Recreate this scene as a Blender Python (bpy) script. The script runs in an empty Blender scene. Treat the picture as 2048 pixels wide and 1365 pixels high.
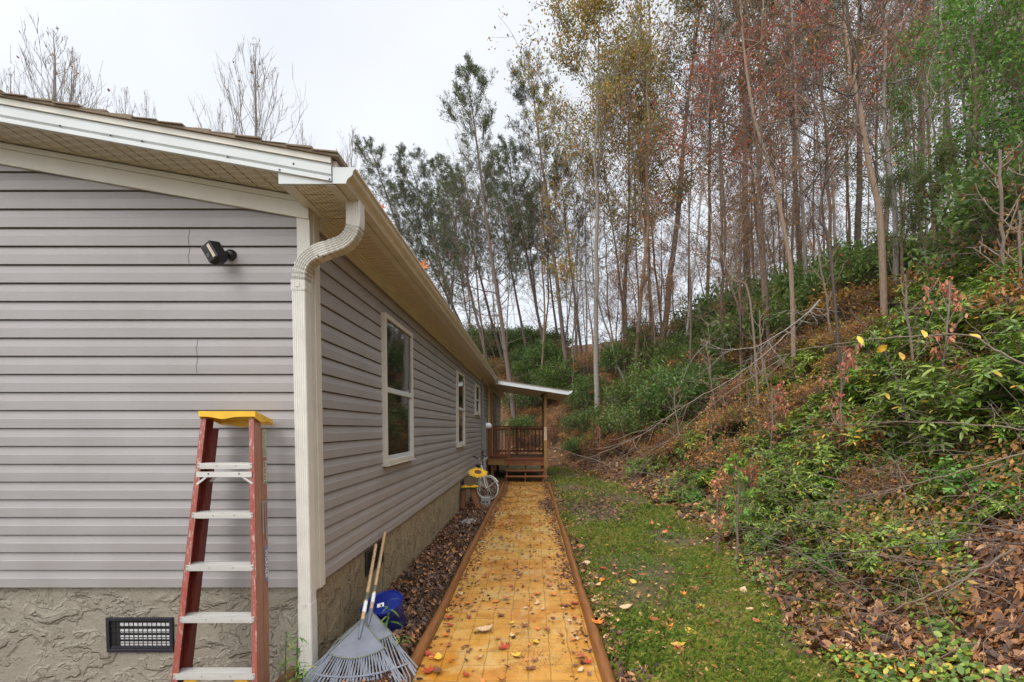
import bpy, math, random
import numpy as np
from mathutils import Vector, Matrix

S = bpy.context.scene
COL = S.collection
PI = math.pi
EYE = 1.6                                   # camera height over the path
# ------------------------------------------------------------------ camera
FPX, CX, HORIZON, PITCH = 910.0, 1064.0, 856.5, math.radians(2.2)
CY = HORIZON + FPX * math.tan(PITCH)
cam = bpy.data.cameras.new('camera')
cam.sensor_width = 36.0
cam.lens = 36.0 * FPX / 2048.0
cam.shift_x = -(CX - 1024.0) / 2048.0
cam.shift_y = (CY - 682.5) / 2048.0
cam.clip_start = 0.05
cam.clip_end = 800.0
camo = bpy.data.objects.new('camera', cam)
camo.location = (0, 0, EYE)
camo.rotation_euler = (PI / 2 - PITCH, 0, 0)
COL.objects.link(camo)
S.camera = camo
# ------------------------------------------------------------------ world, sun, exposure
SUN_DIR = Vector((-0.50, -0.72, 1.05)).normalized()
world = bpy.data.worlds.new('World')
S.world = world
world.use_nodes = True
nt = world.node_tree
nt.nodes.clear()
def wn(t, **k):
    n = nt.nodes.new(t)
    for a, b in k.items(): setattr(n, a, b)
    return n
wout = wn('ShaderNodeOutputWorld')
sky = wn('ShaderNodeTexSky', sky_type='NISHITA')
sky.sun_disc = False
sky.sun_elevation = math.asin(SUN_DIR.z)
sky.sun_rotation = math.atan2(SUN_DIR.x, SUN_DIR.y)
sky.dust_density = 4.0
bg1 = wn('ShaderNodeBackground'); bg1.inputs[1].default_value = 0.05
nt.links.new(sky.outputs[0], bg1.inputs[0])
# the closed cloud layer: pale grey near the horizon, brighter overhead and round the veiled sun
tc = wn('ShaderNodeTexCoord')
sep = wn('ShaderNodeSeparateXYZ')
nt.links.new(tc.outputs['Generated'], sep.inputs[0])
up = wn('ShaderNodeMapRange', interpolation_type='SMOOTHSTEP')
up.inputs[1].default_value = 0.70; up.inputs[2].default_value = 1.0
up.inputs[3].default_value = 0.0; up.inputs[4].default_value = 1.9
nt.links.new(sep.outputs[2], up.inputs[0])
dot = wn('ShaderNodeVectorMath', operation='DOT_PRODUCT')
dot.inputs[1].default_value = SUN_DIR
nt.links.new(tc.outputs['Generated'], dot.inputs[0])
gl = wn('ShaderNodeMapRange', interpolation_type='SMOOTHSTEP')
gl.inputs[1].default_value = 0.25; gl.inputs[2].default_value = 1.0
gl.inputs[3].default_value = 0.0; gl.inputs[4].default_value = 1.0
nt.links.new(dot.outputs['Value'], gl.inputs[0])
cn = wn('ShaderNodeTexNoise'); cn.inputs['Scale'].default_value = 2.2; cn.inputs['Detail'].default_value = 4
nt.links.new(tc.outputs['Generated'], cn.inputs[0])
cm = wn('ShaderNodeMapRange')
cm.inputs[1].default_value = 0.3; cm.inputs[2].default_value = 0.7
cm.inputs[3].default_value = 0.68; cm.inputs[4].default_value = 0.79
nt.links.new(cn.outputs[0], cm.inputs[0])
a1 = wn('ShaderNodeMath', operation='ADD'); a2 = wn('ShaderNodeMath', operation='ADD')
nt.links.new(up.outputs[0], a1.inputs[0]); nt.links.new(gl.outputs[0], a1.inputs[1])
nt.links.new(a1.outputs[0], a2.inputs[0]); nt.links.new(cm.outputs[0], a2.inputs[1])
bg2 = wn('ShaderNodeBackground'); bg2.inputs[0].default_value = (0.972, 0.984, 1.0, 1)
nt.links.new(a2.outputs[0], bg2.inputs[1])
ads = wn('ShaderNodeAddShader')
nt.links.new(bg1.outputs[0], ads.inputs[0]); nt.links.new(bg2.outputs[0], ads.inputs[1])
nt.links.new(ads.outputs[0], wout.inputs[0])

sl = bpy.data.lights.new('sun', 'SUN')
sl.energy = 0.7; sl.angle = math.radians(22); sl.color = (1.0, 0.96, 0.9)
slo = bpy.data.objects.new('sun', sl)
slo.rotation_euler = SUN_DIR.to_track_quat('Z', 'Y').to_euler()
slo.location = (-8, -10, 20)
COL.objects.link(slo)
S.view_settings.view_transform = 'Standard'
S.view_settings.look = 'None'
S.view_settings.gamma = 1.0
S.view_settings.exposure = 0.22
S.cycles.max_bounces = 6
S.cycles.transparent_max_bounces = 4

# ------------------------------------------------------------------ pixel -> point helpers (measuring aid)
_c, _s = math.cos(PITCH), math.sin(PITCH)
def ray(px, py):
    a = (px - CX) / FPX; b = (CY - py) / FPX
    return np.array([a, _c + _s * b, -_s + _c * b])
def on_y(px, py, Y): r = ray(px, py); r = r * (Y / r[1]); return np.array([r[0], r[1], r[2] + EYE])
def on_x(px, py, X): r = ray(px, py); r = r * (X / r[0]); return np.array([r[0], r[1], r[2] + EYE])
def on_z(px, py, Z): r = ray(px, py); r = r * ((Z - EYE) / r[2]); return np.array([r[0], r[1], Z])
def project(p):
    x, y, z = p[0], p[1], p[2] - EYE
    D = y * _c - z * _s
    return CX + FPX * x / D, CY - FPX * (z * _c + y * _s) / D

# ------------------------------------------------------------------ materials
def col(c): return (c[0], c[1], c[2], 1.0)
class NM:
    def __init__(s, name):
        s.m = bpy.data.materials.new(name); s.m.use_nodes = True
        s.t = s.m.node_tree; s.b = s.t.nodes['Principled BSDF']
        s.out = s.t.nodes['Material Output']
    def n(s, t, **k):
        x = s.t.nodes.new(t)
        for a, b in k.items(): setattr(x, a, b)
        return x
    def l(s, a, b): s.t.links.new(a, b)
    def obj(s): return s.n('ShaderNodeTexCoord').outputs['Object']
    def mapped(s, sc=(1, 1, 1), rot=(0, 0, 0), src=None):
        m = s.n('ShaderNodeMapping'); m.inputs['Scale'].default_value = sc; m.inputs['Rotation'].default_value = rot
        s.l(src or s.obj(), m.inputs[0]); return m.outputs[0]
    def noise(s, vec, scale, detail=4, rough=.55, dist=0):
        x = s.n('ShaderNodeTexNoise'); x.inputs['Scale'].default_value = scale; x.inputs['Detail'].default_value = detail
        x.inputs['Roughness'].default_value = rough; x.inputs['Distortion'].default_value = dist
        if vec is not None: s.l(vec, x.inputs['Vector'])
        return x.outputs[0]
    def ramp(s, v, stops, interp='LINEAR'):
        r = s.n('ShaderNodeValToRGB'); e = r.color_ramp; e.interpolation = interp
        while len(e.elements) < len(stops): e.elements.new(0.5)
        for el, (p, c) in zip(e.elements, stops):
            el.position = p; el.color = col(c) if hasattr(c, '__len__') else (c, c, c, 1)
        s.l(v, r.inputs[0]); return r.outputs[0]
    def mix(s, f, a, b, mode='MIX'):
        x = s.n('ShaderNodeMix', data_type='RGBA', blend_type=mode)
        for sock, v in ((x.inputs[0], f), (x.inputs[6], a), (x.inputs[7], b)):
            if isinstance(v, (int, float)): sock.default_value = v
            elif isinstance(v, tuple): sock.default_value = col(v)
            else: s.l(v, sock)
        return x.outputs[2]
    def math(s, op, a, b=0.0):
        x = s.n('ShaderNodeMath', operation=op)
        for i, v in enumerate((a, b)):
            if isinstance(v, (int, float)): x.inputs[i].default_value = v
            else: s.l(v, x.inputs[i])
        return x.outputs[0]
    def bump(s, h, strength=.4, dist=.01, prev=None):
        x = s.n('ShaderNodeBump'); x.inputs['Strength'].default_value = strength; x.inputs['Distance'].default_value = dist
        s.l(h, x.inputs['Height'])
        if prev is not None: s.l(prev, x.inputs['Normal'])
        s.l(x.outputs[0], s.b.inputs['Normal']); return x.outputs[0]
    def set(s, color=None, rough=None, metal=None, spec=None):
        if color is not None:
            if isinstance(color, tuple): s.b.inputs['Base Color'].default_value = col(color)
            else: s.l(color, s.b.inputs['Base Color'])
        if rough is not None:
            if isinstance(rough, (int, float)): s.b.inputs['Roughness'].default_value = rough
            else: s.l(rough, s.b.inputs['Roughness'])
        if metal is not None: s.b.inputs['Metallic'].default_value = metal
        if spec is not None: s.b.inputs['Specular IOR Level'].default_value = spec
        return s
M = {}
def simple(name, c, rough=.5, var=.12, scale=8, metal=0, spec=.5, bump=0, sc=(1, 1, 1)):
    k = NM(name)
    v = k.noise(k.mapped(sc), scale, 5, .6)
    lo = tuple(max(0, x * (1 - var * 1.6)) for x in c); hi = tuple(min(1, x * (1 + var * 1.2)) for x in c)
    k.set(k.ramp(v, [(.3, lo), (.7, hi)]), rough, metal, spec)
    if bump: k.bump(k.noise(k.mapped(sc), scale * 4, 4), bump, .004)
    M[name] = k.m; return k.m

# vinyl siding: warm light grey with faint embossed grain, chalky streaks
k = NM('siding')
g = k.noise(k.mapped((1.2, 1.2, 60)), 6, 5, .7)
d = k.noise(k.mapped((1, 1, .6)), 2.3, 5, .6)
k.set(k.mix(k.ramp(d, [(.3, .0), (.8, .7)]), k.ramp(g, [(.3, (.285, .27, .273)), (.7, (.33, .312, .315))]), (.245, .228, .216)), .42, spec=.4)
k.bump(k.noise(k.mapped((.5, .5, 9)), 1.6, 3, .5), .10, .02, k.bump(g, .12, .002))
M['siding'] = k.m
# white / almond aluminium trim
simple('trim', (.56, .54, .475), .38, .05, 5)
simple('trim_white', (.54, .575, .575), .3, .04, 4)
simple('gutter_metal', (.56, .52, .42), .33, .08, 6)
simple('spout_metal', (.64, .63, .58), .35, .05, 9)
# vented soffit: lanced rows between ribs
k = NM('soffit')
o = k.obj()
w = k.n('ShaderNodeTexBrick'); w.offset = .5; w.inputs['Scale'].default_value = 1
w.inputs['Brick Width'].default_value = .026; w.inputs['Row Height'].default_value = .050
w.inputs['Mortar Size'].default_value = .009; w.inputs['Mortar Smooth'].default_value = .2
w.inputs['Color1'].default_value = (1, 1, 1, 1); w.inputs['Color2'].default_value = (1, 1, 1, 1); w.inputs['Mortar'].default_value = (0, 0, 0, 1)
k.l(k.mapped((1, 1, 1), (0, 0, .35), o), w.inputs['Vector'])
k.set(k.mix(k.math('MULTIPLY', w.outputs['Color'], .8), (.60, .55, .44), (.25, .21, .15)), .45)
k.bump(w.outputs['Color'], .5, -.004)
M['soffit'] = k.m
simple('soffit_plain', (.50, .45, .35), .45, .07, 5)
# shingles
k = NM('shingle')
v = k.noise(k.mapped((1, 1, 1)), 60, 5, .8); v2 = k.noise(k.mapped(), 3, 4)
k.set(k.mix(v2, k.ramp(v, [(.3, (.10, .075, .055)), (.7, (.32, .25, .18))]), (.22, .17, .12)), .95)
k.bump(v, .8, .006); M['shingle'] = k.m
# knock-down stucco on the foundation
def stucco(name, scl, rot, base, hi):
    k = NM(name)
    ob = k.obj()
    warp = k.noise(k.mapped((1, 1, 1), (0, 0, 0), ob), 5.5, 4, .6)
    wv = k.n('ShaderNodeVectorMath', operation='MULTIPLY_ADD')
    k.l(warp, wv.inputs[0]); wv.inputs[1].default_value = (.15, .15, .15); k.l(ob, wv.inputs[2])
    vec = k.mapped(scl, rot, wv.outputs[0])
    n1 = k.noise(vec, 3.3, 3, .5, .5)
    # plateau edges: trowelled flaps that end in thin raised lips
    flap = k.ramp(n1, [(.0, 0.10), (.43, .14), (.478, .58), (.484, .14), (.55, .24), (.598, .80), (.604, .22), (.70, .3), (1, .34)])
    n2 = k.noise(k.mapped((1, 1, 1), (0, 0, 0), ob), 75, 6, .8)
    n3 = k.noise(vec, 12, 4, .6)
    n3r = k.ramp(n3, [(.60, 0.0), (.68, .5), (.70, .25), (1, .3)])
    h = k.math('ADD', k.math('ADD', flap, k.math('MULTIPLY', n3r, .45)), k.math('MULTIPLY', n2, .34))
    stain = k.noise(k.mapped((.8, .8, 1.3), (0, 0, 0), ob), 2.2, 5, .65)
    c = k.mix(stain, base, hi)
    c = k.mix(k.ramp(n2, [(.35, .5), (.6, 0.0)]), c, tuple(x * .6 for x in base))
    c = k.mix(k.ramp(k.noise(k.mapped((1, 1, 2), (0, 0, 0), ob), 4.2, 6, .7), [(.52, 0.0), (.72, .55)]), c, tuple(x * .66 for x in base))
    k.set(c, .85)
    k.bump(h, 1.0, .03 if name == 'stucco' else .05)
    M[name] = k.m
stucco('stucco', (1, 1, 1.7), (0, 0, 0), (.285, .255, .195), (.39, .36, .295))
stucco('stucco_side', (1.5, 1.7, .75), (.35, 0, 0), (.33, .25, .14), (.43, .345, .215))
# glass
k = NM('glass'); k.set((.012, .016, .012), .03, spec=.9); k.b.inputs['IOR'].default_value = 1.55
k.bump(k.noise(k.mapped(), 1.4, 2), .05, .02); M['glass'] = k.m
# wood stain
def wood(name, c, axis=(1, 1, 12), rough=.55, var=.3, dark=.5):
    k = NM(name)
    v = k.noise(k.mapped(axis), 5, 6, .65, .6)
    f = k.noise(k.mapped(tuple(a * 4 for a in axis)), 8, 4, .7)
    cc = k.ramp(v, [(.25, tuple(x * (1 - dark) for x in c)), (.5, c), (.8, tuple(min(1, x * (1 + var)) for x in c))])
    k.set(k.mix(k.ramp(f, [(.45, .0), (.75, .35)]), cc, tuple(x * .45 for x in c)), rough)
    k.bump(f, .35, .004); M[name] = k.m
wood('deck_stain', (.23, .075, .022), (2, 8, 8)); wood('deck_upright', (.19, .06, .022), (9, 9, 1.5))
wood('post_wood', (.27, .15, .045), (9, 9, 1)); wood('pale_wood', (.50, .36, .24), (9, 9, 1))
wood('timber', (.20, .08, .024), (9, .8, 9), .42, .4, .45)
wood('handle_wood', (.52, .36, .20), (12, 1, 12), .5); wood('stool_wood', (.22, .09, .035), (9, 9, 1))
# pavers: stamped grid, ochre stain, wet
k = NM('paver')
ob = k.obj()
wv = k.n('ShaderNodeVectorMath', operation='MULTIPLY_ADD')
k.l(k.noise(ob, 3.5, 3), wv.inputs[0]); wv.inputs[1].default_value = (.05, .05, 0); k.l(ob, wv.inputs[2])
br = k.n('ShaderNodeTexBrick'); br.offset = 0.0; br.squash = 1.0; br.offset_frequency = 1
br.inputs['Scale'].default_value = 1; br.inputs['Brick Width'].default_value = .1475; br.inputs['Row Height'].default_value = .19
br.inputs['Mortar Size'].default_value = .0042; br.inputs['Mortar Smooth'].default_value = .6
br.inputs['Color1'].default_value = (0, 0, 0, 1); br.inputs['Color2'].default_value = (1, 1, 1, 1); br.inputs['Mortar'].default_value = (.5, .5, .5, 1)
k.l(wv.outputs[0], br.inputs['Vector'])
tone = k.noise(ob, 1.1, 5, .6); fine = k.noise(ob, 60, 5, .7); mid = k.noise(ob, 9, 5, .65, .4)
c = k.ramp(tone, [(.28, (.30, .10, .012)), (.42, (.42, .17, .018)), (.54, (.48, .235, .04)), (.64, (.43, .27, .075)), (.74, (.34, .24, .10))])
c = k.mix(k.math('MULTIPLY', br.outputs['Color'], .22), c, (.38, .24, .06))
c = k.mix(k.ramp(mid, [(.48, .0), (.68, .65)]), c, (.26, .115, .018))
c = k.mix(k.ramp(k.noise(ob, 3.1, 6, .75, .8), [(.52, 0.0), (.60, .5), (.75, .1)]), c, (.50, .36, .15))
c = k.mix(k.ramp(fine, [(.55, 0.0), (.78, .45)]), c, (.17, .11, .05))
c = k.mix(k.math('MULTIPLY', br.outputs['Fac'], k.ramp(k.noise(ob, 6, 4, .7), [(.35, .10), (.65, .62)])), c, (.15, .075, .022))
k.set(c, k.ramp(k.noise(ob, 2.4, 5, .6), [(.38, .12), (.6, .55)]), spec=.6)
hh = k.math('ADD', k.math('MULTIPLY', br.outputs['Fac'], -1.0), k.math('MULTIPLY', mid, .6))
k.bump(fine, .35, .003, k.bump(hh, .7, .008)); M['paver'] = k.m
# ground: lawn soil / bank litter chosen by a cover attribute
k = NM('ground')
ob = k.obj()
at = k.n('ShaderNodeAttribute'); at.attribute_name = 'cover'
n1 = k.noise(ob, 1.3, 6, .65); n2 = k.noise(ob, 22, 5, .75); n3 = k.noise(ob, 7, 5, .7)
litter = k.ramp(n2, [(.28, (.028, .016, .010)), (.42, (.10, .045, .018)), (.55, (.21, .095, .035)), (.64, (.12, .05, .02)), (.76, (.34, .19, .10))])
litter = k.mix(k.ramp(n1, [(.45, .0), (.7, .5)]), litter, (.075, .062, .02))
lawn = k.ramp(n3, [(.3, (.05, .034, .018)), (.5, (.095, .075, .028)), (.7, (.09, .115, .022))])
k.set(k.mix(at.outputs['Fac'], lawn, litter), .9)
k.bump(n2, .9, .03, k.bump(n3, .6, .05)); M['ground'] = k.m
# foliage with a per-leaf value
def leafmat(name, stops, rough=.5, trans=.35, interp='LINEAR', objvar=.25):
    k = NM(name)
    at = k.n('ShaderNodeAttribute'); at.attribute_name = 'lv'
    c = k.ramp(at.outputs['Fac'], stops, interp)
    if objvar:
        oi = k.n('ShaderNodeObjectInfo')
        hs = k.n('ShaderNodeHueSaturation')
        mr = k.n('ShaderNodeMapRange'); mr.inputs[3].default_value = 1 - objvar; mr.inputs[4].default_value = 1 + objvar
        k.l(oi.outputs['Random'], mr.inputs[0]); k.l(mr.outputs[0], hs.inputs['Value']); k.l(c, hs.inputs['Color'])
        mr2 = k.n('ShaderNodeMapRange'); mr2.inputs[3].default_value = .485; mr2.inputs[4].default_value = .515
        k.l(k.math('FRACT', k.math('MULTIPLY', oi.outputs['Random'], 7.31)), mr2.inputs[0]); k.l(mr2.outputs[0], hs.inputs['Hue'])
        c = hs.outputs[0]
    k.set(c, rough, spec=.4)
    if trans:
        tr = k.n('ShaderNodeBsdfTranslucent'); k.l(c, tr.inputs[0])
        mx = k.n('ShaderNodeMixShader'); mx.inputs[0].default_value = trans
        k.l(k.b.outputs[0], mx.inputs[1]); k.l(tr.outputs[0], mx.inputs[2]); k.l(mx.outputs[0], k.out.inputs[0])
    M[name] = k.m
leafmat('pine_needles', [(0, (.025, .045, .02)), (.5, (.065, .09, .036)), (.85, (.12, .13, .045)), (1, (.17, .12, .04))])
leafmat('oak_leaves', [(0, (.09, .10, .03)), (.4, (.175, .17, .04)), (.65, (.29, .20, .045)), (.85, (.32, .16, .04)), (1, (.40, .13, .03))])
leafmat('red_leaves', [(0, (.20, .065, .045)), (.4, (.36, .105, .065)), (.75, (.46, .17, .09)), (1, (.44, .25, .05))])
leafmat('coral_leaves', [(0, (.42, .12, .07)), (.5, (.58, .22, .13)), (1, (.62, .34, .16))])
leafmat('rust_leaves', [(0, (.14, .055, .022)), (.4, (.28, .125, .04)), (.75, (.43, .22, .06)), (1, (.58, .40, .09))])
leafmat('holly_leaves', [(0, (.045, .12, .02)), (.5, (.10, .25, .035)), (.85, (.19, .40, .05)), (1, (.30, .36, .06))], .36)
leafmat('laurel_leaves', [(0, (.035, .065, .018)), (.5, (.085, .145, .032)), (.85, (.16, .23, .05)), (.96, (.20, .22, .055)), (1, (.42, .24, .06))], .45)
leafmat('rhodo_leaves', [(0, (.035, .07, .012)), (.4, (.10, .175, .022)), (.7, (.20, .29, .035)), (.85, (.31, .38, .07)), (.90, (.60, .44, .05)), (.95, (.55, .23, .04)), (1, (.28, .11, .04))], .36, .22)
leafmat('fern_leaves', [(0, (.05, .12, .02)), (.6, (.11, .22, .04)), (1, (.26, .28, .05))], .6)
leafmat('dry_leaves', [(0, (.10, .04, .015)), (.5, (.24, .10, .035)), (.8, (.38, .19, .06)), (1, (.45, .30, .10))], .7)
LIT = [(0, (.02, .012, .009)), (.3, (.07, .032, .018)), (.5, (.16, .065, .028)), (.68, (.29, .125, .042)), (.82, (.42, .21, .08)), (.91, (.56, .38, .22)), (.96, (.60, .32, .04)), (1, (.50, .08, .025))]
leafmat('litter', LIT, .5, .08, objvar=0)
leafmat('litter_dark', [(0, (.02, .014, .012)), (.4, (.06, .034, .024)), (.65, (.15, .07, .038)), (.84, (.32, .14, .05)), (1, (.50, .28, .13))], .5, 0, objvar=0)
leafmat('grass_blades', [(0, (.055, .095, .016)), (.35, (.13, .205, .028)), (.6, (.235, .305, .042)), (.76, (.33, .30, .06)), (1, (.42, .30, .13))], .55, .35, objvar=0)
for nm, c in (('leaf_red', (.36, .045, .018)), ('leaf_orange', (.56, .17, .022)), ('leaf_tan', (.55, .36, .20)), ('leaf_brown', (.17, .065, .03)), ('leaf_yellow', (.62, .38, .035)), ('leaf_rust', (.34, .10, .03))):
    simple(nm, c, .45, .35, 18, bump=.3)
def bark(name, a, b, sc=(6, 6, 1.2)):
    k = NM(name); v = k.noise(k.mapped(sc), 6, 6, .7, .4); v2 = k.noise(k.mapped((1, 1, 1)), 1.2, 4)
    k.set(k.mix(k.ramp(v2, [(.4, 0.0), (.65, .6)]), k.ramp(v, [(.3, a), (.7, b)]), tuple((x + y) / 2.1 for x, y in zip(a, b))), .9); k.bump(v, .8, .02); M[name] = k.m
bark('bark_grey', (.13, .11, .095), (.32, .29, .255)); bark('bark_brown', (.075, .05, .04), (.19, .135, .10))
bark('bark_tan', (.15, .10, .07), (.32, .235, .165)); bark('bark_pine', (.085, .06, .05), (.20, .15, .125))
bark('bark_pale', (.20, .19, .17), (.42, .41, .38), (3, 3, 6)); bark('twig', (.13, .10, .075), (.27, .20, .15)); bark('twig_dark', (.04, .03, .025), (.12, .09, .07))
# ladder paint, worn
k = NM('ladder_red')
st = k.noise(k.mapped((14, 14, 2.2)), 7, 6, .8); sp = k.noise(k.mapped((1, 1, .5)), 90, 3, .8); big = k.noise(k.mapped((3, 3, 1)), 3, 3)
wear = k.math('MULTIPLY', k.ramp(st, [(.56, 0.0), (.60, 1.0)]), k.ramp(big, [(.35, .25), (.6, 1.0)]))
dust = k.ramp(sp, [(.62, 0.0), (.70, .8)])
c = k.mix(k.ramp(big, [(.3, 0.0), (.8, .5)]), (.27, .055, .042), (.33, .14, .11))
k.set(k.mix(k.math('MAXIMUM', k.math('MULTIPLY', wear, .85), dust), c, (.58, .50, .44)), .45); M['ladder_red'] = k.m
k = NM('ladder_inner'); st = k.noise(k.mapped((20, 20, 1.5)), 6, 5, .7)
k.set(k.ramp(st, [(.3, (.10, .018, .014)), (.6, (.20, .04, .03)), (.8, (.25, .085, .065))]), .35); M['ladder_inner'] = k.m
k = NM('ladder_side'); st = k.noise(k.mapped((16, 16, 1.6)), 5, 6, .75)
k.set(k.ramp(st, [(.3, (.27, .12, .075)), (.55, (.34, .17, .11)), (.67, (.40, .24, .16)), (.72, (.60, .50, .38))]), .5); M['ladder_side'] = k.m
k = NM('aluminium'); st = k.noise(k.mapped((.6, 30, 30)), 8, 5, .7)
k.set(k.ramp(st, [(.3, (.48, .47, .45)), (.7, (.68, .67, .64))]), .4, .35); M['aluminium'] = k.m
simple('ladder_yellow', (.72, .42, .02), .4, .12, 10, bump=.1)
simple('black_plastic', (.012, .012, .016), .35, .2, 10); simple('vent_frame', (.016, .018, .026), .4, .2, 12)
simple('crimp', (.36, .35, .31), .5, .1, 10); simple('seam', (.20, .19, .19), .7, .1, 10); simple('screen', (.50, .50, .50), .5, .12, 25); simple('dark', (.010, .009, .009), .9, .1, 5)
simple('lamp_panel', (.62, .52, .40), .35, .05, 20); simple('rake_grey', (.15, .162, .19), .42, .12, 14, bump=.06)
simple('rake_dark', (.12, .13, .085), .5, .1, 14); simple('blue_plastic', (.008, .02, .19), .28, .15, 12)
simple('blue_body_shaded', (.007, .017, .12), .32, .2, 12); simple('label_white', (.75, .76, .76), .5, .05, 20); simple('label_cream', (.46, .46, .34), .5, .12, 60)  # bucket body: the lid's blue darkened, its shadow put into the colour
simple('label_blue', (.20, .22, .34), .45, .1, 30); simple('ink', (.03, .03, .035), .6, .1, 10)
simple('panel_grey', (.20, .215, .19), .5, .1, 8); simple('conduit', (.28, .28, .27), .45, .1, 8)
simple('bike_white', (.72, .72, .66), .35, .08, 12); simple('tyre_white', (.62, .62, .58), .6, .08, 12)
simple('chrome', (.6, .6, .6), .2, .05, 10, metal=1); simple('rubber', (.02, .02, .02), .6, .1, 10)
simple('sunflower_yellow', (.78, .46, .012), .5, .12, 30); simple('sunflower_brown', (.14, .06, .018), .8, .3, 60)
simple('board_green', (.035, .075, .035), .5, .2, 12); simple('concrete', (.30, .31, .29), .9, .15, 30, bump=.4)
simple('door_paint', (.52, .42, .24), .5, .06, 4); simple('stone', (.26, .24, .21), .9, .3, 14, bump=.5)

# ------------------------------------------------------------------ objects
def tag(o, label=None, cat=None, group=None, kind=None):
    if label: o['label'] = label
    if cat: o['category'] = cat
    if group: o['group'] = group
    if kind: o['kind'] = kind
    return o
def empty(name, loc, label, cat, group=None):
    o = bpy.data.objects.new(name, None); COL.objects.link(o); o.location = loc
    o.empty_display_size = .1
    return tag(o, label, cat, group)
class MB:
    def __init__(s): s.v = []; s.f = []; s.mi = []; s.n = 0; s.cur = 0
    def add(s, V, F):
        V = np.asarray(V, float).reshape(-1, 3)
        s.v.append(V)
        for f in F: s.f.append([i + s.n for i in f]); s.mi.append(s.cur)
        s.n += len(V); return s
    def box(s, x0, x1, y0, y1, z0, z1, fn=None):
        V = np.array([(x, y, z) for z in (z0, z1) for x, y in ((x0, y0), (x1, y0), (x1, y1), (x0, y1))], float)
        if fn is not None: V = np.array([fn(*p) for p in V])
        return s.add(V, [(3, 2, 1, 0), (4, 5, 6, 7), (0, 1, 5, 4), (1, 2, 6, 5), (2, 3, 7, 6), (3, 0, 4, 7)])
    def obox(s, c, ax, ay, az, h):          # oriented box: centre, axes, half sizes
        c = np.array(c, float); A = [np.array(a, float) for a in (ax, ay, az)]
        V = [c + A[0] * h[0] * i + A[1] * h[1] * j + A[2] * h[2] * k2 for k2 in (-1, 1) for i, j in ((-1, -1), (1, -1), (1, 1), (-1, 1))]
        return s.add(V, [(3, 2, 1, 0), (4, 5, 6, 7), (0, 1, 5, 4), (1, 2, 6, 5), (2, 3, 7, 6), (3, 0, 4, 7)])
    def bar(s, a, b, w, d, up=(0, 1, 0)):    # rectangular bar from a to b; d along 'up'
        a = np.array(a, float); b = np.array(b, float); t = b - a; L = np.linalg.norm(t); t /= L
        u = np.array(up, float); u = u - t * (u @ t); u /= np.linalg.norm(u); r = np.cross(t, u)
        return s.obox((a + b) / 2, t, r, u, (L / 2, w / 2, d / 2))
    def prism(s, prof, axis, a0, a1, caps=True, closed=True):   # prof in the two other axes, extruded
        n = len(prof); V = []
        for a in (a0, a1):
            for p, q in prof:
                V.append({'x': (a, p, q), 'y': (p, a, q), 'z': (p, q, a)}[axis])
        F = [(i, (i + 1) % n, n + (i + 1) % n, n + i) for i in range(n if closed else n - 1)]
        if caps: F += [tuple(range(n))[::-1], tuple(range(n, 2 * n))]
        return s.add(V, F)
    def tube(s, P, R, n=8, caps=True):
        P = np.asarray(P, float); m = len(P); R = np.broadcast_to(np.asarray(R, float), (m,))
        V, F = tube_arrays(P, R, n)
        s.add(V, F)
        if caps: s.f.append([s.n - m * n + i for i in range(n)][::-1]); s.mi.append(s.cur); s.f.append([s.n - n + i for i in range(n)]); s.mi.append(s.cur)
        return s
    def lathe(s, prof, c=(0, 0, 0), n=24, fn=None):   # prof [(r,z)]
        V = []
        for r, z in prof:
            for i in range(n):
                a = 2 * PI * i / n; V.append((r * math.cos(a), r * math.sin(a), z))
        if fn is not None: V = [fn(p) for p in V]
        V = np.array(V) + np.array(c)
        F = [(j * n + i, j * n + (i + 1) % n, (j + 1) * n + (i + 1) % n, (j + 1) * n + i) for j in range(len(prof) - 1) for i in range(n)]
        F += [tuple(range(n))[::-1], tuple(range((len(prof) - 1) * n, len(prof) * n))]
        return s.add(V, F)
    def build(s, name, mat, parent=None, smooth=False, bevel=0, label=None, fix=True):
        me = bpy.data.meshes.new(name)
        V = np.concatenate(s.v) if s.v else np.zeros((0, 3))
        me.from_pydata(V.tolist(), [], s.f)
        for m in (mat if isinstance(mat, (list, tuple)) else [mat]): me.materials.append(M[m])
        if s.cur: me.polygons.foreach_set('material_index', s.mi)
        if fix:
            import bmesh
            bm = bmesh.new(); bm.from_mesh(me); bmesh.ops.recalc_face_normals(bm, faces=bm.faces); bm.to_mesh(me); bm.free()
        if smooth:
            me.polygons.foreach_set('use_smooth', [True] * len(me.polygons))
            me.set_sharp_from_angle(angle=math.radians(40))
        o = bpy.data.objects.new(name, me); COL.objects.link(o)
        if bevel:
            b = o.modifiers.new('bevel', 'BEVEL'); b.width = bevel; b.segments = 2; b.limit_method = 'ANGLE'
        if parent is not None:
            o.parent = parent
            o.matrix_parent_inverse = Matrix.Translation(-Vector(parent.location))   # geometry is given in world coordinates
        if label: o['label'] = label
        return o
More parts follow.
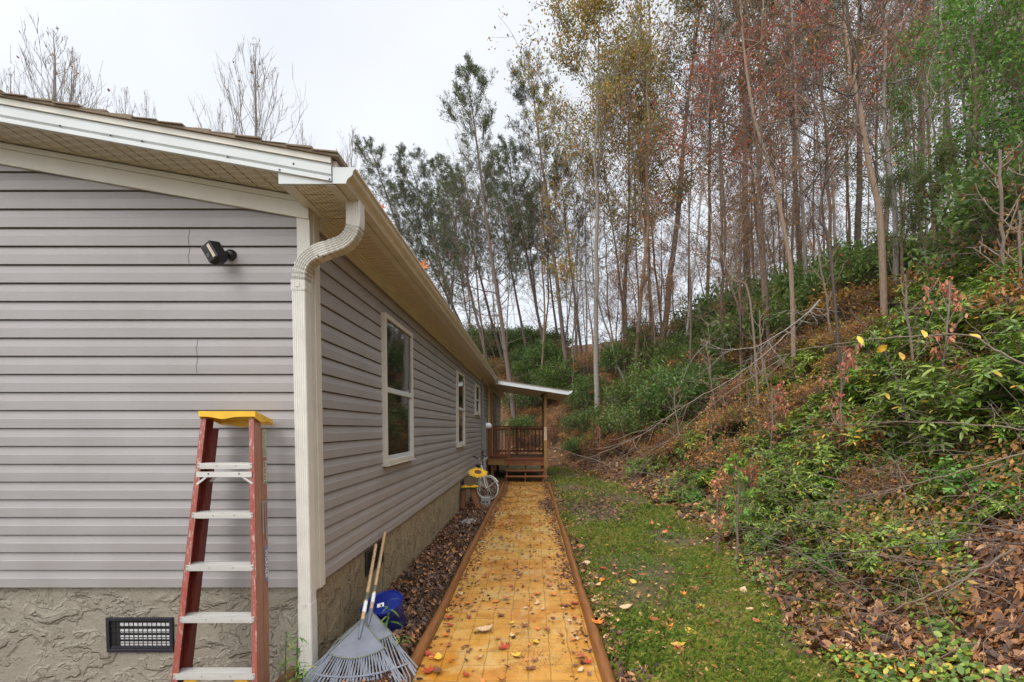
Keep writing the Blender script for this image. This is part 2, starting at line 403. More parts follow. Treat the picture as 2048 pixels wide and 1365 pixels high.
def tube_arrays(P, R, n):
    m = len(P)
    T = np.gradient(P, axis=0); T /= (np.linalg.norm(T, axis=1, keepdims=True) + 1e-9)
    ref = np.array([0.31, 0.95, 0.05]) if abs(T[:, 2]).mean() > .5 else np.array([.05, .1, 1.0])
    A = np.cross(T, ref); A /= (np.linalg.norm(A, axis=1, keepdims=True) + 1e-9)
    B = np.cross(T, A)
    th = np.arange(n) * 2 * PI / n
    V = P[:, None, :] + R[:, None, None] * (A[:, None, :] * np.cos(th)[None, :, None] + B[:, None, :] * np.sin(th)[None, :, None])
    j, i = np.meshgrid(np.arange(m - 1), np.arange(n), indexing='ij'); i2 = (i + 1) % n
    F = np.stack([j * n + i, j * n + i2, (j + 1) * n + i2, (j + 1) * n + i], -1).reshape(-1, 4)
    return V.reshape(-1, 3), F
def np_mesh(name, V, F, mat, lv=None, smooth=False):
    """uniform polygon mesh straight from arrays; lv = value per face"""
    V = np.asarray(V, np.float32); F = np.asarray(F, np.int32); k_ = F.shape[1]
    me = bpy.data.meshes.new(name)
    me.vertices.add(len(V)); me.vertices.foreach_set('co', V.ravel())
    me.loops.add(F.size); me.loops.foreach_set('vertex_index', F.ravel())
    me.polygons.add(len(F)); me.polygons.foreach_set('loop_start', np.arange(len(F), dtype=np.int32) * k_)
    me.polygons.foreach_set('loop_total', np.full(len(F), k_, np.int32))
    if smooth: me.polygons.foreach_set('use_smooth', np.ones(len(F), bool))
    me.update(calc_edges=True)
    if lv is not None:
        a = me.attributes.new('lv', 'FLOAT', 'FACE'); a.data.foreach_set('value', np.asarray(lv, np.float32))
    me.materials.append(M[mat])
    return me
def link(me, name, parent=None, loc=None):
    o = bpy.data.objects.new(name, me); COL.objects.link(o)
    if parent is not None: o.parent = parent
    if loc is not None: o.location = loc
    return o
def copy_tree(o, parent=None):
    c = o.copy(); COL.objects.link(c)
    if parent is not None: c.parent = parent
    for ch in o.children: copy_tree(ch, c)
    return c
Z = lambda rel: rel + EYE                    # heights measured from the eye line

# ================================================================== TERRAIN
FOOT = np.array([(1.9, -30), (2.0, 1), (2.2, 3), (2.45, 5), (2.8, 8), (2.6, 10.5), (2.1, 14), (.9, 18.3), (-1.2, 21.4), (-5, 24), (-14, 27), (-60, 34)], float)
def foot_dist(x, y):
    x = np.asarray(x, float); y = np.asarray(y, float)
    best = np.full(x.shape, 1e9); sgn = np.zeros(x.shape)
    for (ax, ay), (bx, by) in zip(FOOT[:-1], FOOT[1:]):
        dx, dy = bx - ax, by - ay; L2 = dx * dx + dy * dy
        t = np.clip(((x - ax) * dx + (y - ay) * dy) / L2, 0, 1)
        ex, ey = x - (ax + t * dx), y - (ay + t * dy)
        d = np.hypot(ex, ey); s_ = np.sign(dx * ey - dy * ex)
        m = d < best - 1e-9; best = np.where(m, d, best); sgn = np.where(m, -s_, sgn)
    return best * sgn
PD = np.array([-100, 0, .5, 1.2, 5.5, 14, 30, 200.]); PH = np.array([0, 0, .12, .62, 4.35, 7.9, 10.4, 10.8])
def wob(x, y):
    return (np.sin(x * 1.7 + y * .6) * np.cos(y * 1.3 - x * .4) * .5 + np.sin(x * 4.1 - y * 2.7 + 1.3) * .25 + np.sin(x * 7.7 + 2.1) * np.cos(y * 8.3) * .18)
def ground_h(x, y):
    x = np.asarray(x, float); y = np.asarray(y, float)
    d = foot_dist(x, y)
    h = (np.interp(d - .15, PD, PH) + np.interp(d + .15, PD, PH)) / 2
    amp = np.interp(d, [-1, 0, 1.5, 6], [.012, .02, .09, .22])
    h = h + amp * wob(x, y)
    bed = (x > -1.6) & (x < -.84) & (y > 2.2) & (y < 13.2)
    h = np.where(bed, .02 + .03 * np.clip((6 - y) / 4, 0, 1) + .012 * wob(x * 3, y * 3), h)
    path = (x > -.86) & (x < .54) & (y < 13.6)
    h = np.where(path, -.05, h)
    h = np.where((x < -1.62) & (y > -2) & (y < 20), -.09, h)
    return h
def axis(*segs):
    out = []
    for a, b, st in segs: out.append(np.arange(a, b, st))
    return np.concatenate(out + [[segs[-1][1]]])
gx = axis((-90, -30, 4), (-30, -6, 1.2), (-6, -1.7, .4), (-1.7, 5, .06), (5, 12, .16), (12, 30, .6), (30, 120, 5))
gy = axis((-30, -2, 2), (-2, 1, .4), (1, 8, .07), (8, 15, .12), (15, 30, .3), (30, 60, 1.2), (60, 160, 5))
GX, GY = np.meshgrid(gx, gy)
GH = ground_h(GX, GY)
nx, ny = len(gx), len(gy)
jj, ii = np.meshgrid(np.arange(ny - 1), np.arange(nx - 1), indexing='ij')
F = np.stack([jj * nx + ii, jj * nx + ii + 1, (jj + 1) * nx + ii + 1, (jj + 1) * nx + ii], -1).reshape(-1, 4)
me = np_mesh('ground', np.stack([GX.ravel(), GY.ravel(), GH.ravel()], -1), F, 'ground', smooth=True)
cov = np.clip((foot_dist(GX, GY) + .25 + .35 * wob(GX * 1.3, GY * 1.3)) / .5, 0, 1)
cov = np.where((GX < -.7) & (GY > 2.2) & (GY < 14), 1, cov)
a = me.attributes.new('cover', 'FLOAT', 'POINT'); a.data.foreach_set('value', cov.ravel().astype(np.float32))
tag(link(me, 'ground'), 'lawn strip and leaf covered wooded bank beside the house', kind='structure')

# path slab
mb = MB()
PX0, PX1 = -.745, .425
mb.box(PX0 - .03, PX1 + .03, .3, 13.75, -.08, 0)
o = mb.build('path', 'paver'); tag(o, 'golden stained paver path with a stamped grid', kind='structure')
def edging(name, xc, wob_s, label):
    ys = np.arange(.4, 13.1, .12)
    P = np.stack([xc + .005 * np.sin(ys * 1.9 + wob_s) + .002 * np.sin(ys * 5.3), ys, .012 + .008 * np.sin(ys * 1.1 + wob_s)], -1)
    th = np.arange(10) * 2 * PI / 10
    rx = .042 * (1 + .05 * np.sin(ys * 2.3)); rz = .048
    V = np.stack([P[:, None, 0] + rx[:, None] * np.cos(th), P[:, None, 1] + 0 * th, P[:, None, 2] + rz * np.sin(th)], -1).reshape(-1, 3)
    m = len(P); j, i = np.meshgrid(np.arange(m - 1), np.arange(10), indexing='ij'); i2 = (i + 1) % 10
    Fq = np.stack([j * 10 + i, j * 10 + i2, (j + 1) * 10 + i2, (j + 1) * 10 + i], -1).reshape(-1, 4)
    b = MB(); b.add(V, Fq.tolist()); b.f.append(list(range(10))); b.mi.append(0); b.f.append(list(range((m - 1) * 10, m * 10))); b.mi.append(0)
    return tag(b.build(name, 'timber', smooth=True), label, 'edging', 'timber edging along the path')
edging('path_edging', -.795, .3, 'rounded brown timber edging between the mulch bed and the yellow path')
edging('path_edging', .478, 2.1, 'rounded brown timber edging between the grass and the yellow path')

# ================================================================== HOUSE
WY, WX, WEND, WL = 2.912, -1.398, 20.1, -9.9
SL = .1765
house = empty('house', (-1.4, 2.9, 0), 'long single storey house with grey vinyl siding and tan stucco base', 'house')
def rk(x, rel0, x0): return Z(rel0) + SL * (x0 - x)         # height of a rake line at x (right slope)
C = .1143; SB = Z(-1.035)
prof = [(.0, C), (.010, C * .60), (.0125, C * .57), (.0135, .0085), (.0135, .007), (-.012, .007), (-.012, .0)]
def course(mb_, along0, along1, z0, fn):
    V = []
    for a_ in (along0, along1):
        for o_, h_ in prof: V.append(fn(a_, o_, z0 + h_))
    n = len(prof)
    mb_.add(V, [(i, i + 1, n + i + 1, n + i) for i in range(n - 1)])
f = MB()
for i in range(34):
    z0 = SB + i * C
    xe = min(-1.45, -1.471 - (z0 - Z(1.313)) / SL) if z0 > Z(1.313) else -1.45
    if xe < -5.6: break
    course(f, WL, xe, z0, lambda a_, o_, h_: (a_, WY - o_, h_))
f.build('siding', 'siding', house, fix=False)
f = MB()
for i in range(21):
    course(f, 2.96, WEND, SB + .02 + i * C, lambda a_, o_, h_: (WX + o_, a_, h_))
f.build('siding', 'siding', house, fix=False)
# lap seams in the courses
f = MB()
def seam_front(px, py0):
    z = on_y(px, py0, WY)[2]; x = on_y(px, py0, WY)[0]
    kq = round((z - SB) / C) - 1; zb = SB + kq * C
    pts = [(x, WY - .0022, zb + C), (x, WY - .0122, zb + C * .6), (x - .004, WY - .0148, zb + C * .57), (x + .001, WY - .0158, zb + .01)]
    for p, q in zip(pts[:-1], pts[1:]): f.bar(p, q, .0018, .0012)
for px, py in ((380, 461), (380, 497), (396, 681), (396, 716)): seam_front(px, py)
def seam_side(y, kq):
    zb = SB + .02 + kq * C
    for p, q in (((WX + .002, y, zb + C), (WX + .012, y + .004, zb + C * .6)), ((WX + .013, y, zb + C * .57), (WX + .0155, y, zb + .01))): f.bar(p, q, .004, .0016, (1, 0, 0))
for y, kq in ((7.3, 2), (7.3, 1), (7.3, 0), (10.2, 12), (6.1, 15), (5.6, 3), (13.6, 9)): seam_side(y, kq)
f.build('siding_seam', 'seam', house)
# stucco foundation, set back under the siding
f = MB(); f.box(WL + .02, WX - .0105, WY + .012, WY + .04, -.25, SB + .06)
f.build('foundation', 'stucco', house)
f = MB(); f.box(WX - .2, WX - .010, WY + .041, WEND - .02, -.25, SB + .06)
f.build('foundation', 'stucco_side', house)
# closed core of the house behind the siding
f = MB(); f.box(WL + .1, WX - .03, WY + .22, WEND - .1, .1, Z(1.36)); f.prism([(WL + .1, Z(1.36)), (WX - .03, Z(1.36)), (-5.65, Z(2.05))], 'y', WY + .05, WEND - .1)
f.box(WL, WX, WEND - .05, WEND, 0, Z(1.35)); f.box(WL, WL + .05, WY + .03, WEND, 0, Z(1.35))
f.build('wall_core', 'siding', house)
# corner post
f = MB(); f.box(-1.471, -1.3895, 2.892, 2.93, Z(-1.045), Z(1.378)); f.box(-1.43, -1.3795, 2.931, 2.975, Z(-1.045), Z(1.378))
f.box(-1.40, -1.3835, 2.9755, 3.012, Z(-1.045), Z(1.37))
f.build('corner_post', 'trim', house, bevel=.002)
f = MB(); f.box(WX - .02, WX + .022, WEND - .06, WEND + .03, Z(-1.04), Z(1.37)); f.build('corner_post', 'trim', house)
# frieze boards
def shear(x0): return lambda x, y, z: (x, y, z + SL * (x0 - x))
f = MB()
f.box(-5.65, -1.3895, WY - .032, WY - .012, Z(1.313) + .0, Z(1.313) + .095, shear(-1.471))
f.box(-5.65, -1.3895, WY - .040, WY - .0, Z(1.313) + .0955, Z(1.313) + .128, shear(-1.471))
f.build('frieze_board', 'trim', house, bevel=.003)
f = MB(); f.box(WX, WX + .024, 3.013, WEND, Z(1.283), Z(1.337)); f.box(WX, WX + .038, 3.013, WEND, Z(1.3375), Z(1.371))
f.build('frieze_board', 'trim', house, bevel=.002)
# rake soffit, sheared, with ribs across
RY = 2.612
f = MB()
xs = np.arange(-5.65, -1.40, .1016)
for x in xs:
    f.box(x, min(x + .092, -1.405), RY + .012, WY - .005, Z(1.388), Z(1.40), shear(-1.128))
f.box(-5.65, -1.405, RY + .012, WY, Z(1.396), Z(1.402), shear(-1.128))
f.build('rake_soffit', 'soffit', house)
f = MB()
for x in xs[::4]: f.box(x - .006, x + .012, RY + .012, WY - .005, Z(1.384), Z(1.3875), shear(-1.128))
f.build('soffit_rib', 'soffit_plain', house)
# eave soffit
f = MB(); y = RY + .02; fl = MB()
n_ = 0
while y < WEND + .25:
    f.box(WX + .012, -1.122, y, y + .093, Z(1.3725), Z(1.382)); 
    y += .1016; n_ += 1
f.box(WX + .012, -1.122, RY + .02, WEND + .25, Z(1.381), Z(1.386))
f.build('eave_soffit', 'soffit', house)
f = MB(); f.box(-1.16, -1.105, RY + .015, WEND + .25, Z(1.3665), Z(1.3722)); f.box(WX + .013, WX + .052, WY - .28, WEND + .2, Z(1.3665), Z(1.3722))
f.build('soffit_trim', 'trim', house)
# corner closure under the rake
f = MB(); f.add([(x, y, z) for y in (RY + .001, RY + .022) for x, z in ((-1.425, Z(1.3725)), (-1.122, Z(1.3725)), (-1.122, Z(1.392)), (-1.425, Z(1.440)))],
      [(0, 1, 2, 3), (7, 6, 5, 4), (0, 4, 5, 1), (1, 5, 6, 2), (2, 6, 7, 3), (3, 7, 4, 0)])
f.build('eave_return', 'trim_white', house)
f = MB(); f.box(WX - .022, WX + .0115, RY + .024, WY - .043, Z(1.368), Z(1.45)); f.build('soffit_divider', 'trim', house)
# rake fascia with a rib, and drip edge
f = MB()
def strip(y0, y1, r0, r1, x1=-1.1225): f.box(-5.65, x1, y0, y1, Z(r0), Z(r1), shear(-1.128))
strip(RY - .012, RY + .010, 1.3815, 1.405); f.box(-5.65, -1.1225, 0, 1, Z(1.4052), Z(1.4188), lambda x, y, z: (x, (RY + .010 if y else (RY - .0115 if z > Z(1.41) else RY - .001)), z + SL * (-1.128 - x))); strip(RY - .012, RY + .010, 1.419, 1.462)
strip(RY - .009, RY + .010, 1.4625, 1.476)
f.build('rake_fascia', 'trim_white', house, bevel=.0015)
f = MB(); strip(RY - .020, RY + .008, 1.4765, 1.481); strip(RY - .016, RY + .008, 1.4815, 1.512)
f.build('drip_edge', 'trim', house)
f = MB()
for px, py in ((221, 271.5), (284, 283), (455, 314.7), (587, 328), (559, 340), (659, 359), (120, 252)):
    p = on_y(px, py, RY - .013); f.box(p[0] - .004, p[0] + .004, RY - .0155, RY - .0121, p[2] - .004, p[2] + .004)
f.build('fascia_nail', 'ink', house)
# roof shingles: saw-tooth courses
rng = random.Random(5)
def roofside(sgn):
    f = MB(); e = -1.075; xr = -5.65
    up_, dn = [], []
    x = e
    while x > xr:
        xn = max(x - .142, xr)
        zt = rk(x, 1.520, -1.128)
        up_.append((x, zt + .010)); up_.append((xn, rk(xn, 1.520, -1.128) + .001)); x = xn
    low = [(e, rk(e, 1.512, -1.128) + .001), (xr, rk(xr, 1.512, -1.128) + .001)]
    pr = [low[0]] + up_ + [low[1]]
    if sgn < 0: pr = [(2 * xr - p, q) for p, q in pr]
    f.prism(pr, 'y', RY - .030, WEND + .3)
    # ragged front ends of the tabs
    x = e
    while x > xr:
        w_ = .142
        xn = max(x - w_, xr); xx = x; 
        z0 = rk(x, 1.520, -1.128)
        t = .004 + rng.random() * .008; yo = rng.uniform(-.006, .010)
        V = [(xx, z0 + .0102), (xn, rk(xn, 1.520, -1.128) + .0012), (xn, rk(xn, 1.520, -1.128) + .0012 + t * .6), (xx, z0 + .0102 + t)]
        if sgn < 0: V = [(2 * xr - p, q) for p, q in V]
        f.prism(V, 'y', RY - .030 - yo - .004, RY + .30 + rng.random() * .3)
        x = xn
    return f.build('roof', 'shingle', house)
roofside(1); roofside(-1)
f = MB(); f.prism([(-5.65, Z(2.26)), (-1.10, Z(1.46)), (-1.10, Z(1.50)), (-5.65, Z(2.305))], 'y', RY + .011, WEND + .28)
f.prism([(-5.65, Z(2.26)), (-10.2, Z(1.46)), (-10.2, Z(1.50)), (-5.65, Z(2.305))], 'y', RY + .011, WEND + .28)
f.box(-1.121, -1.103, RY + .024, WEND + .28, Z(1.3868), Z(1.459)); f.build('roof_deck', 'trim', house)
# K-style gutter with end plate
GE = 13.42
kp = [(-1.1025, 1.459), (-1.1025, 1.372), (-1.046, 1.372), (-1.043, 1.383), (-1.034, 1.398), (-1.018, 1.409), (-1.008, 1.420), (-1.004, 1.438), (-1.000, 1.444), (-.991, 1.449), (-.991, 1.460), (-1.0, 1.460)]
f = MB(); f.prism([(p, Z(q)) for p, q in kp], 'y', RY + .003, GE); f.build('gutter', 'gutter_metal', house, bevel=.001)
f = MB(); f.prism([(p + (.0012 if p > -1.1 else -.016), Z(q) + (-.001 if q < 1.38 else .001)) for p, q in kp], 'y', RY - .004, RY + .0025); f.build('gutter_end', 'trim_white', house)
f = MB()
for y in np.arange(3.3, 13, .61): f.box(-1.0905, -1.0, y, y + .02, Z(1.4605), Z(1.4645))
f.build('gutter_strap', 'gutter_metal', house)
# downspout
def sweep_spout(path, w, d, name):
    f = MB(); P = np.array(path, float); m = len(P)
    T = np.gradient(P, axis=0); T /= np.linalg.norm(T, axis=1, keepdims=True)
    # ribbed rectangular section; local a = across (x-ish), b = depth (y)
    sec = []
    ribs = 6
    for i in range(ribs * 2 + 1):
        a_ = -w / 2 + w * i / (ribs * 2); sec.append((a_, -d / 2 - (.004 if i % 2 and 0 < i < ribs * 2 else 0)))
    for i in range(1, 7): sec.append((w / 2 + (.004 if i % 2 and i < 6 else 0), -d / 2 + d * i / 6))
    sec += [(w / 4, d / 2), (-w / 4, d / 2), (-w / 2, d / 2), (-w / 2, d / 4), (-w / 2, -d / 4)]
    n = len(sec); V = []
    for i in range(m):
        t = T[i]; b = np.array([0, 1, 0.]); b -= t * (b @ t); b /= np.linalg.norm(b); a_ = np.cross(b, t)
        if a_[0] < 0: a_ = -a_
        s_ = path_scale[i]
        for p, q in sec: V.append(P[i] + a_ * p * s_ + b * q * s_)
    F_ = [(j * n + i, j * n + (i + 1) % n, (j + 1) * n + (i + 1) % n, (j + 1) * n + i) for j in range(m - 1) for i in range(n)]
    F_ += [tuple(range(n))[::-1], tuple(range((m - 1) * n, m * n))]
    f.add(V, F_); o_ = f.build(name, 'spout_metal', house, smooth=True)
    return o_
# two elbows with crimps
SX, SY = -1.425, 2.846
ctrl = [(-1.085, 2.846, Z(1.375)), (-1.085, 2.846, Z(1.26)), (-1.10, 2.846, Z(1.19)), (-1.15, 2.846, Z(1.135)), (-1.225, 2.846, Z(1.105)), (-1.31, 2.846, Z(1.075)), (-1.375, 2.846, Z(1.035)), (-1.412, 2.846, Z(.975)), (SX, SY, Z(.90)), (SX, SY, Z(.84))]
def cr(P, n):
    P = [np.array(p, float) for p in P]; P = [2 * P[0] - P[1]] + P + [2 * P[-1] - P[-2]]; out = []
    for i in range(1, len(P) - 2):
        for k2 in range(n):
            t = k2 / n; p0, p1, p2, p3 = P[i - 1:i + 3]
            out.append(.5 * ((2 * p1) + (-p0 + p2) * t + (2 * p0 - 5 * p1 + 4 * p2 - p3) * t * t + (-p0 + 3 * p1 - 3 * p2 + p3) * t ** 3))
    out.append(P[-2]); return np.array(out)
pp = cr(ctrl, 5); path_scale = []
for i in range(len(pp)):
    t = i / len(pp); curved = (.14 < t < .46) or (.56 < t < .92)
    path_scale.append(1.02 - (.09 if (curved and i % 2) else 0))
sweep_spout(pp, .082, .078, 'downspout')
path_scale = [1.0] * 2
sweep_spout([(SX, SY, Z(.872)), (SX, SY, Z(-1.13))], .078, .074, 'downspout')
for i in range(2, len(pp) - 3):
    t = i / len(pp)
    if (.14 < t < .46) or (.56 < t < .92):
        for h_ in (0, .5):
            c0 = pp[i] + (pp[i + 1] - pp[i]) * h_; dd_ = (pp[i + 1] - pp[i]); dd_ = dd_ / np.linalg.norm(dd_)
            path_scale = [1.0] * 2; sweep_spout([c0, c0 + dd_ * .0022], .0835, .0795, 'elbow_crimp').data.materials[0] = M['crimp']
path_scale = [1.045] * 2; sweep_spout([(SX, SY, Z(.90)), (SX, SY, Z(.845))], .082, .078, 'downspout_collar')
path_scale = [1.03] * 2; sweep_spout([(SX, SY, Z(-1.10)), (SX, SY, Z(-1.545))], .080, .076, 'downspout')
f = MB(); f.box(SX - .012, SX + .010, SY - .0465, SY - .042, Z(.86), Z(.885)); f.box(SX - .01, SX + .012, SY - .046, SY - .0415, Z(-1.12), Z(-1.10)); f.build('spout_clip', 'trim', house)
f = MB(); f.tube([(-1.27, 2.80, Z(1.048)), (-1.262, 2.795, Z(1.03)), (-1.25, 2.80, Z(1.045))], .003, 6); f.tube([(-1.30, 2.80, Z(1.045)), (-1.29, 2.795, Z(1.038))], .004, 6); f.build('spout_hook', 'ink', house)

# windows on the long wall (frame > sash, panes)
def window(y0, y1, r0, r1, rail, name='window'):
    w_ = empty(name, (WX, (y0 + y1) / 2, Z(r0)), None, None); w_.parent = house; w_.matrix_parent_inverse = Matrix.Translation(-Vector(house.location))
    X0, X1 = WX, WX + .050; b = .042
    f = MB()
    f.box(X0, X1, y0, y0 + b, Z(r0), Z(r1)); f.box(X0, X1, y1 - b, y1, Z(r0), Z(r1))
    f.box(X0, X1, y0 + b, y1 - b, Z(r1) - b, Z(r1)); f.box(X0, X1 + .006, y0 + b, y1 - b, Z(r0), Z(r0) + b)
    f.box(X0, X1 + .012, y0 - .01, y1 + .01, Z(r0) - .014, Z(r0) - .001)
    kw = dict(parent=house)
    def bl(mb_, nm, mat, bev=0):
        o_ = mb_.build(nm, mat, None, bevel=bev); o_.parent = w_; o_.matrix_parent_inverse = Matrix.Translation(-Vector(w_.location)); return o_
    bl(f, 'window_frame', 'trim', .003)
    f = MB(); f.box(X0 + .01, X1 - .004, y0 + b + .001, y1 - b - .001, Z(rail) - .028, Z(rail) + .02)
    c_ = .040
    f.box(X0 + .002, X0 + .032, y0 + b + .001, y0 + b + c_, Z(r0) + b + .001, Z(rail) - .029); f.box(X0 + .002, X0 + .032, y1 - b - c_, y1 - b - .001, Z(r0) + b + .001, Z(rail) - .029)
    f.box(X0 + .003, X0 + .031, y0 + b + c_, y1 - b - c_, Z(r0) + b + .001, Z(r0) + b + c_)
    bl(f, 'sash', 'trim_white', .002)
    f = MB(); f.box(X0 + .014, X0 + .028, y0 + b, y1 - b, Z(rail) + .02, Z(r1) - b); bl(f, 'pane', 'glass')
    f = MB(); f.box(X0 + .0145, X0 + .022, y0 + b + c_, y1 - b - c_, Z(r0) + b + c_, Z(rail) - .028); bl(f, 'pane', 'glass')
    return w_
window(4.225, 5.20, -.345, 1.066, .365)
window(8.35, 9.20, -.345, 1.05, .365)
window(11.03, 11.90, .335, 1.07, .70)
# door on the deck
d = empty('door', (WX, 15, Z(-.95)), None, None); d.parent = house; d.matrix_parent_inverse = Matrix.Translation(-Vector(house.location))
def sub(mb_, nm, mat, par, **k2):
    o_ = mb_.build(nm, mat, None, **k2); o_.parent = par; o_.matrix_parent_inverse = Matrix.Translation(-Vector(par.location)); return o_
f = MB(); f.box(WX, WX + .07, 14.42, 14.52, Z(-.93), Z(1.26)); f.box(WX, WX + .07, 15.46, 15.56, Z(-.93), Z(1.26)); f.box(WX, WX + .07, 14.52, 15.46, Z(1.16), Z(1.26)); sub(f, 'door_frame', 'door_paint', d)
f = MB(); f.box(WX + .014, WX + .045, 14.52, 15.46, Z(-.93), Z(1.16)); sub(f, 'door_leaf', 'door_paint', d)
f = MB(); f.tube([(WX + .045, 14.62, Z(.05)), (WX + .10, 14.62, Z(.05))], [.012, .012], 8); f.lathe([(.001, .0), (.025, .012), (.028, .03), (.001, .045)], (WX + .10, 14.62, Z(.05) - .02), 12); sub(f, 'door_handle', 'chrome', d)
# foundation vents
def vent(front, a0, a1, r0, r1):
    v = empty('foundation_vent', (a0, WY, Z(r0)) if front else (WX, a0, Z(r0)), None, None); v.parent = house; v.matrix_parent_inverse = Matrix.Translation(-Vector(house.location))
    def bx(f, p0, p1, o0, o1, z0, z1):
        if front: f.box(p0, p1, WY + .012 - o1, WY + .012 - o0, z0, z1)
        else: f.box(WX - .010 + o0, WX - .010 + o1, p0, p1, z0, z1)
    b = .022; f = MB()
    bx(f, a0, a1, 0, .014, Z(r0), Z(r0) + b); bx(f, a0, a1, 0, .014, Z(r1) - b, Z(r1)); bx(f, a0, a0 + b, .0, .0139, Z(r0) + b, Z(r1) - b); bx(f, a1 - b, a1, .0, .0139, Z(r0) + b, Z(r1) - b)
    bx(f, a0 + b, a1 - b, .0, .009, Z(r0) + b, Z(r0) + b + .014)
    sub(f, 'vent_frame', 'vent_frame', v, bevel=.002)
    f = MB(); bx(f, a0 + b, a1 - b, .0005, .0015, Z(r0) + b, Z(r1) - b); sub(f, 'vent_opening', 'dark', v)
    if front:
        f = MB(); n = 4; 
        hh_ = (r1 - r0 - 2 * b - .02)
        for i in range(n): zq = Z(r0) + b + .020 + hh_ * i / n; bx(f, a0 + b + .062, a1 - b - .004, .0016, .0026, zq, zq + hh_ / n * .62)
        sub(f, 'vent_louvre', 'screen', v)
    f = MB(); n = int((a1 - a0 - 2 * b) / .0305)
    for i in range(1, n + 1):
        p = a0 + b + (a1 - a0 - 2 * b) * i / (n + 1); bx(f, p - .0022, p + .0022, .003, .0048, Z(r0) + b + .0145, Z(r1) - b)
    nr = 5 if front else 6
    for i in range(1, nr): zq = Z(r0) + b + (r1 - r0 - 2 * b) * i / nr; bx(f, a0 + b, a1 - b, .0049, .0065, zq - .002, zq + .002)
    sub(f, 'vent_grille', 'vent_frame', v)
vent(True, -2.772, -2.338, -1.462, -1.232)
vent(False, 3.79, 4.24, -1.255, -1.045)
vent(False, 8.9, 9.3, -1.255, -1.045)

# ================================================================== things on the wall
# security camera with lamp panel
sc_ = on_y(463, 511, WY - .012)
camr = empty('security_camera', tuple(sc_), 'black spotlight camera on a ball mount, fixed to the grey siding', 'camera')
f = MB(); f.lathe([(.034, 0), (.034, .006), (.030, .018), (.021, .028), (.008, .034)], (0, 0, 0), 24, lambda p: (p[0], -p[2], p[1])); f.v = [v + sc_ for v in f.v]
f.build('wall_mount', 'black_plastic', camr, smooth=True)
bc = on_y(431, 507, WY - .105)
f = MB(); f.tube([sc_ + (0, -.028, 0), sc_ + (-.012, -.05, 0), bc + (.02, .035, -.0)], [.011, .011, .014], 10); f.build('arm', 'black_plastic', camr, smooth=True)
Rm = np.array(Matrix.Rotation(math.radians(-14), 3, 'Z') @ Matrix.Rotation(math.radians(14), 3, 'X') @ Matrix.Rotation(math.radians(-24), 3, 'Y'))
def lb(f, x0, x1, y0, y1, z0, z1, taper=1.0):
    return f.box(x0, x1, y0, y1, z0, z1, lambda x, y, z: tuple(bc + Rm @ np.array([x, y, z])))
f = MB(); lb(f, -.042, .042, -.040, .034, -.045, .056); 
f.add([bc + Rm @ np.array(p) for p in [(-.042, -.038, -.0452), (.042, -.038, -.0452), (.042, .034, -.0452), (-.042, .034, -.0452), (-.026, -.022, -.066), (.026, -.022, -.066), (.026, .02, -.066), (-.026, .02, -.066)]], [(0, 1, 5, 4), (1, 2, 6, 5), (2, 3, 7, 6), (3, 0, 4, 7), (4, 5, 6, 7)])
f.build('body', 'black_plastic', camr, bevel=.004)
f = MB(); lb(f, .008, .028, -.0425, -.0402, -.034, .042); f.build('lamp_panel', 'lamp_panel', camr)
f = MB(); f.tube([bc + Rm @ np.array(p) for p in ((-.018, -.040, -.008), (-.018, -.0435, -.008))], [.012, .011], 16); f.build('lens', 'glass', camr)
# black connector under the downspout
f = MB(); f.box(SX - .075, SX + .075, SY - .065, SY + .045, Z(-1.60), Z(-1.548)); f.tube([(SX - .03, SY - .02, Z(-1.575)), (SX + .10, SY - .05, Z(-1.60)), (SX + .22, SY - .09, Z(-1.64))], .045, 12)
tag(f.build('drain_adapter', 'black_plastic', bevel=.006, smooth=True), 'black plastic drain connector at the foot of the white downspout', 'drain')
# electric meter panel
mtr = empty('meter_panel', (WX, 12.55, Z(-.6)), 'tall grey electric meter panel on the side wall next to the wooden deck', 'meter panel')
f = MB(); f.box(WX + .0145, WX + .135, 12.4, 12.80, Z(-.62), Z(.225)); f.build('cabinet', 'panel_grey', mtr, bevel=.005)
f = MB(); f.tube([(WX + .08, 12.5, Z(-.62)), (WX + .08, 12.5, Z(-1.62))], .045, 10); f.tube([(WX + .05, 12.48, Z(.225)), (WX + .05, 12.48, Z(1.37))], .018, 8); f.build('conduit', 'conduit', mtr, smooth=True)
f = MB(); f.lathe([(.085, 0), (.085, .05), (.07, .12), (.03, .145)], (0, 0, 0), 18, lambda p: (p[2], p[0], p[1])); f.v = [v + np.array([WX + .135, 12.6, Z(.06)]) for v in f.v]; f.build('meter_glass', 'label_white', mtr, smooth=True)
# leaves caught on the gutter and roof

# ================================================================== PORCH
porch = empty('porch', (-.4, 15, 0), 'red stained wooden porch with a lean-to roof at the far end of the path', 'porch')
DZ = Z(-.95); DY0, DY1 = 14.15, 16.65; PXL, PXR = WX + .02, .40
f = MB()
for i in range(17):
    y = DY0 - .02 + i * .1475; f.box(PXL, PXR + .01, y, y + .140, DZ - .03, DZ)
f.build('deck_floor', 'deck_stain', porch)
f = MB(); f.box(PXL, -.86, DY0, DY0 + .04, DZ - .20, DZ - .031); f.box(PXL, -.86, DY0 + .05, DY0 + .09, DZ - .2, DZ - .04); f.build('rim_board', 'post_wood', porch)
f = MB(); f.box(-.855, PXR, DY0 + .02, DY0 + .06, DZ - .18, DZ - .031); f.box(PXR - .03, PXR, DY0 + .061, DY1, DZ - .18, DZ - .031); f.box(PXL, PXR, DY1 - .04, DY1, DZ - .18, DZ - .031); f.build('rim_board', 'deck_stain', porch)
